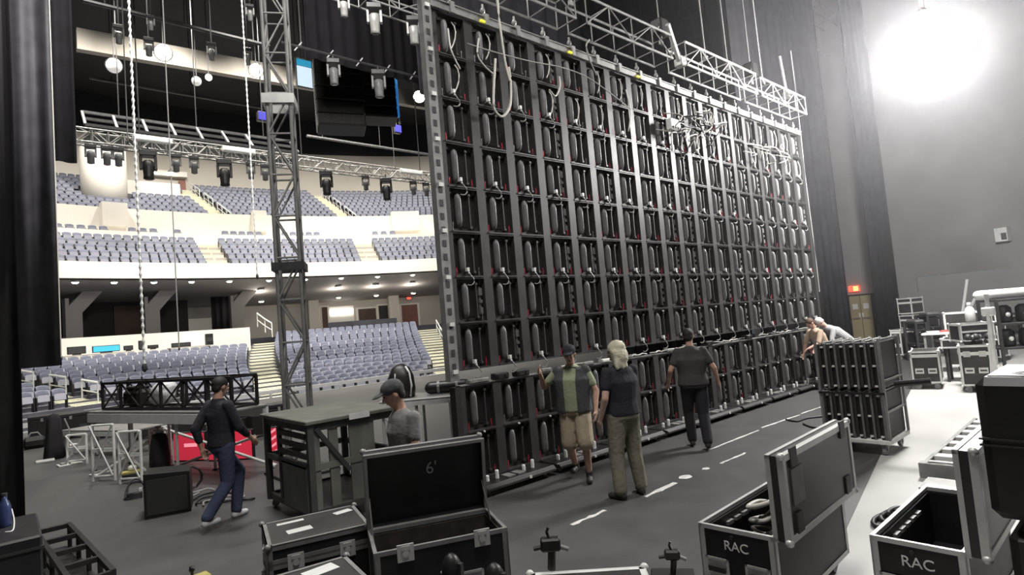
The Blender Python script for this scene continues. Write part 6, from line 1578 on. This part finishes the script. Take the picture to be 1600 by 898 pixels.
# two bending workers at the far end of the wall
p = gnd(1290, 608)
person('worker in a tan top reaching down at the far end of the video wall', p, toward(p, p+V((-1.0, .55, 0))),
       dict(pelvis=(0, -.08, .93), waist=(0, -.03, 1.07), chest=(0, .06, 1.27), neck=(0, .13, 1.43), head=(0, .21, 1.57), sL=(-.18, .11, 1.36), sR=(.18, .11, 1.36), eL=(-.23, .24, 1.10), wL=(-.20, .44, 1.02), eR=(.24, .20, 1.10), wR=(.22, .30, .86), hL=(-.09, -.08, .92), hR=(.09, -.08, .92)),
       1.74, 'shirt_tan', 'denim', 'shoe_dark', 'skin', ('hair_brown', 'short'), None, None, False, .9, 1.1, 0, -.3, True, .016)
p = gnd(1322, 600)
person('white-haired worker in a grey shirt stooping behind the panel cart', p, toward(p, p+V((-1.0, .9, 0))),
       dict(pelvis=(0, -.20, .92), waist=(0, -.08, 1.06), chest=(0, .14, 1.24), neck=(0, .32, 1.38), head=(0, .45, 1.50), sL=(-.18, .24, 1.30), sR=(.18, .24, 1.30), eL=(-.25, .34, 1.05), wL=(-.22, .5, .88), eR=(.25, .34, 1.05), wR=(.22, .5, .88), hL=(-.09, -.2, .91), hR=(.09, -.2, .91)),
       1.80, 'shirt_ash', 'denim', 'shoe_dark', 'skin_light', ('hair_white', 'short'), None, None, False, .9, 1.15, 0, -.3, True, .016)
# workers hurrying at the left
p = gnd(352, 818)
person('worker in dark clothes and blue jeans striding past the black monitor', p, toward(p, p+V((1, .35, 0))),
       dict(kL=(-.09, .28, .56), aL=(-.09, .22, .085), tL=(-.10, .38, .04), kR=(.09, .0, .50), aR=(.09, -.28, .15), tR=(.09, -.16, .05), eL=(-.25, -.16, 1.16), wL=(-.24, -.10, .92), eR=(.25, .08, 1.15), wR=(.22, .26, .98)),
       1.75, 'tee_black', 'denim', 'shoe_white', 'skin', ('hair_dark', 'short'), None, None, False, 1.6, 1.0, 0, 0, True, .013)
p = gnd(652, 905)
person('worker in a grey tee and dark cap passing behind the open flight case', p, toward(p, p+V((-1, .2, 0))),
       dict(chest=(0, .03, 1.32), neck=(0, .05, 1.49), head=(0, .10, 1.645), eL=(-.24, .02, 1.15), wL=(-.22, .20, 1.0), eR=(.28, -.16, 1.17), wR=(.30, -.22, .92), kL=(-.1, .18, .53), aL=(-.1, .16, .10), tL=(-.1, .32, .04), kR=(.1, 0, .5), aR=(.1, -.22, .13), tR=(.1, -.08, .04)),
       1.70, 'tee_grey', 'khaki', 'shoe_dark', 'skin', ('hair_dark', 'short'), 'vest_slate', None, False, .55, 1.05, -.2, -.1, True, .013)
# apply the vest cut, then drop the cutter
dg = bpy.context.evaluated_depsgraph_get(); dg.update()
for vo, cu in VESTS:
    me = bpy.data.meshes.new_from_object(vo.evaluated_get(dg)); vo.modifiers.clear(); vo.data = me; bpy.data.objects.remove(cu)

# ================================================================ HAZE added to spread a glow round the work light
hz = bpy.data.materials.new('glow_haze'); hz.use_nodes = True; nt = hz.node_tree; nt.nodes.clear()
vo_ = nt.nodes.new('ShaderNodeVolumeScatter'); vo_.inputs['Anisotropy'].default_value = .3; vo_.inputs['Color'].default_value = (.95, .95, 1, 1)
ge = nt.nodes.new('ShaderNodeNewGeometry'); sb_ = nt.nodes.new('ShaderNodeVectorMath'); sb_.operation = 'DISTANCE'; sb_.inputs[1].default_value = WORK
nt.links.new(ge.outputs['Position'], sb_.inputs[0])
mr = nt.nodes.new('ShaderNodeMapRange'); mr.inputs['From Min'].default_value = .8; mr.inputs['From Max'].default_value = 9.5; mr.inputs['To Min'].default_value = .010; mr.inputs['To Max'].default_value = 0
mr.interpolation_type = 'SMOOTHERSTEP'
nt.links.new(sb_.outputs['Value'], mr.inputs['Value']); nt.links.new(mr.outputs['Result'], vo_.inputs['Density'])
ou = nt.nodes.new('ShaderNodeOutputMaterial'); nt.links.new(vo_.outputs['Volume'], ou.inputs['Volume']); MATS['glow_haze'] = hz
hb = MB().bx(WORK.x-9.5, WORK.x+9.5, WORK.y-9.5, WORK.y+9.5, .01, WORK.z+9.5).build('haze', 'glow_haze'); tag(hb, 'thin haze volume added for the glow around the work light', 'haze', None, 'stuff')
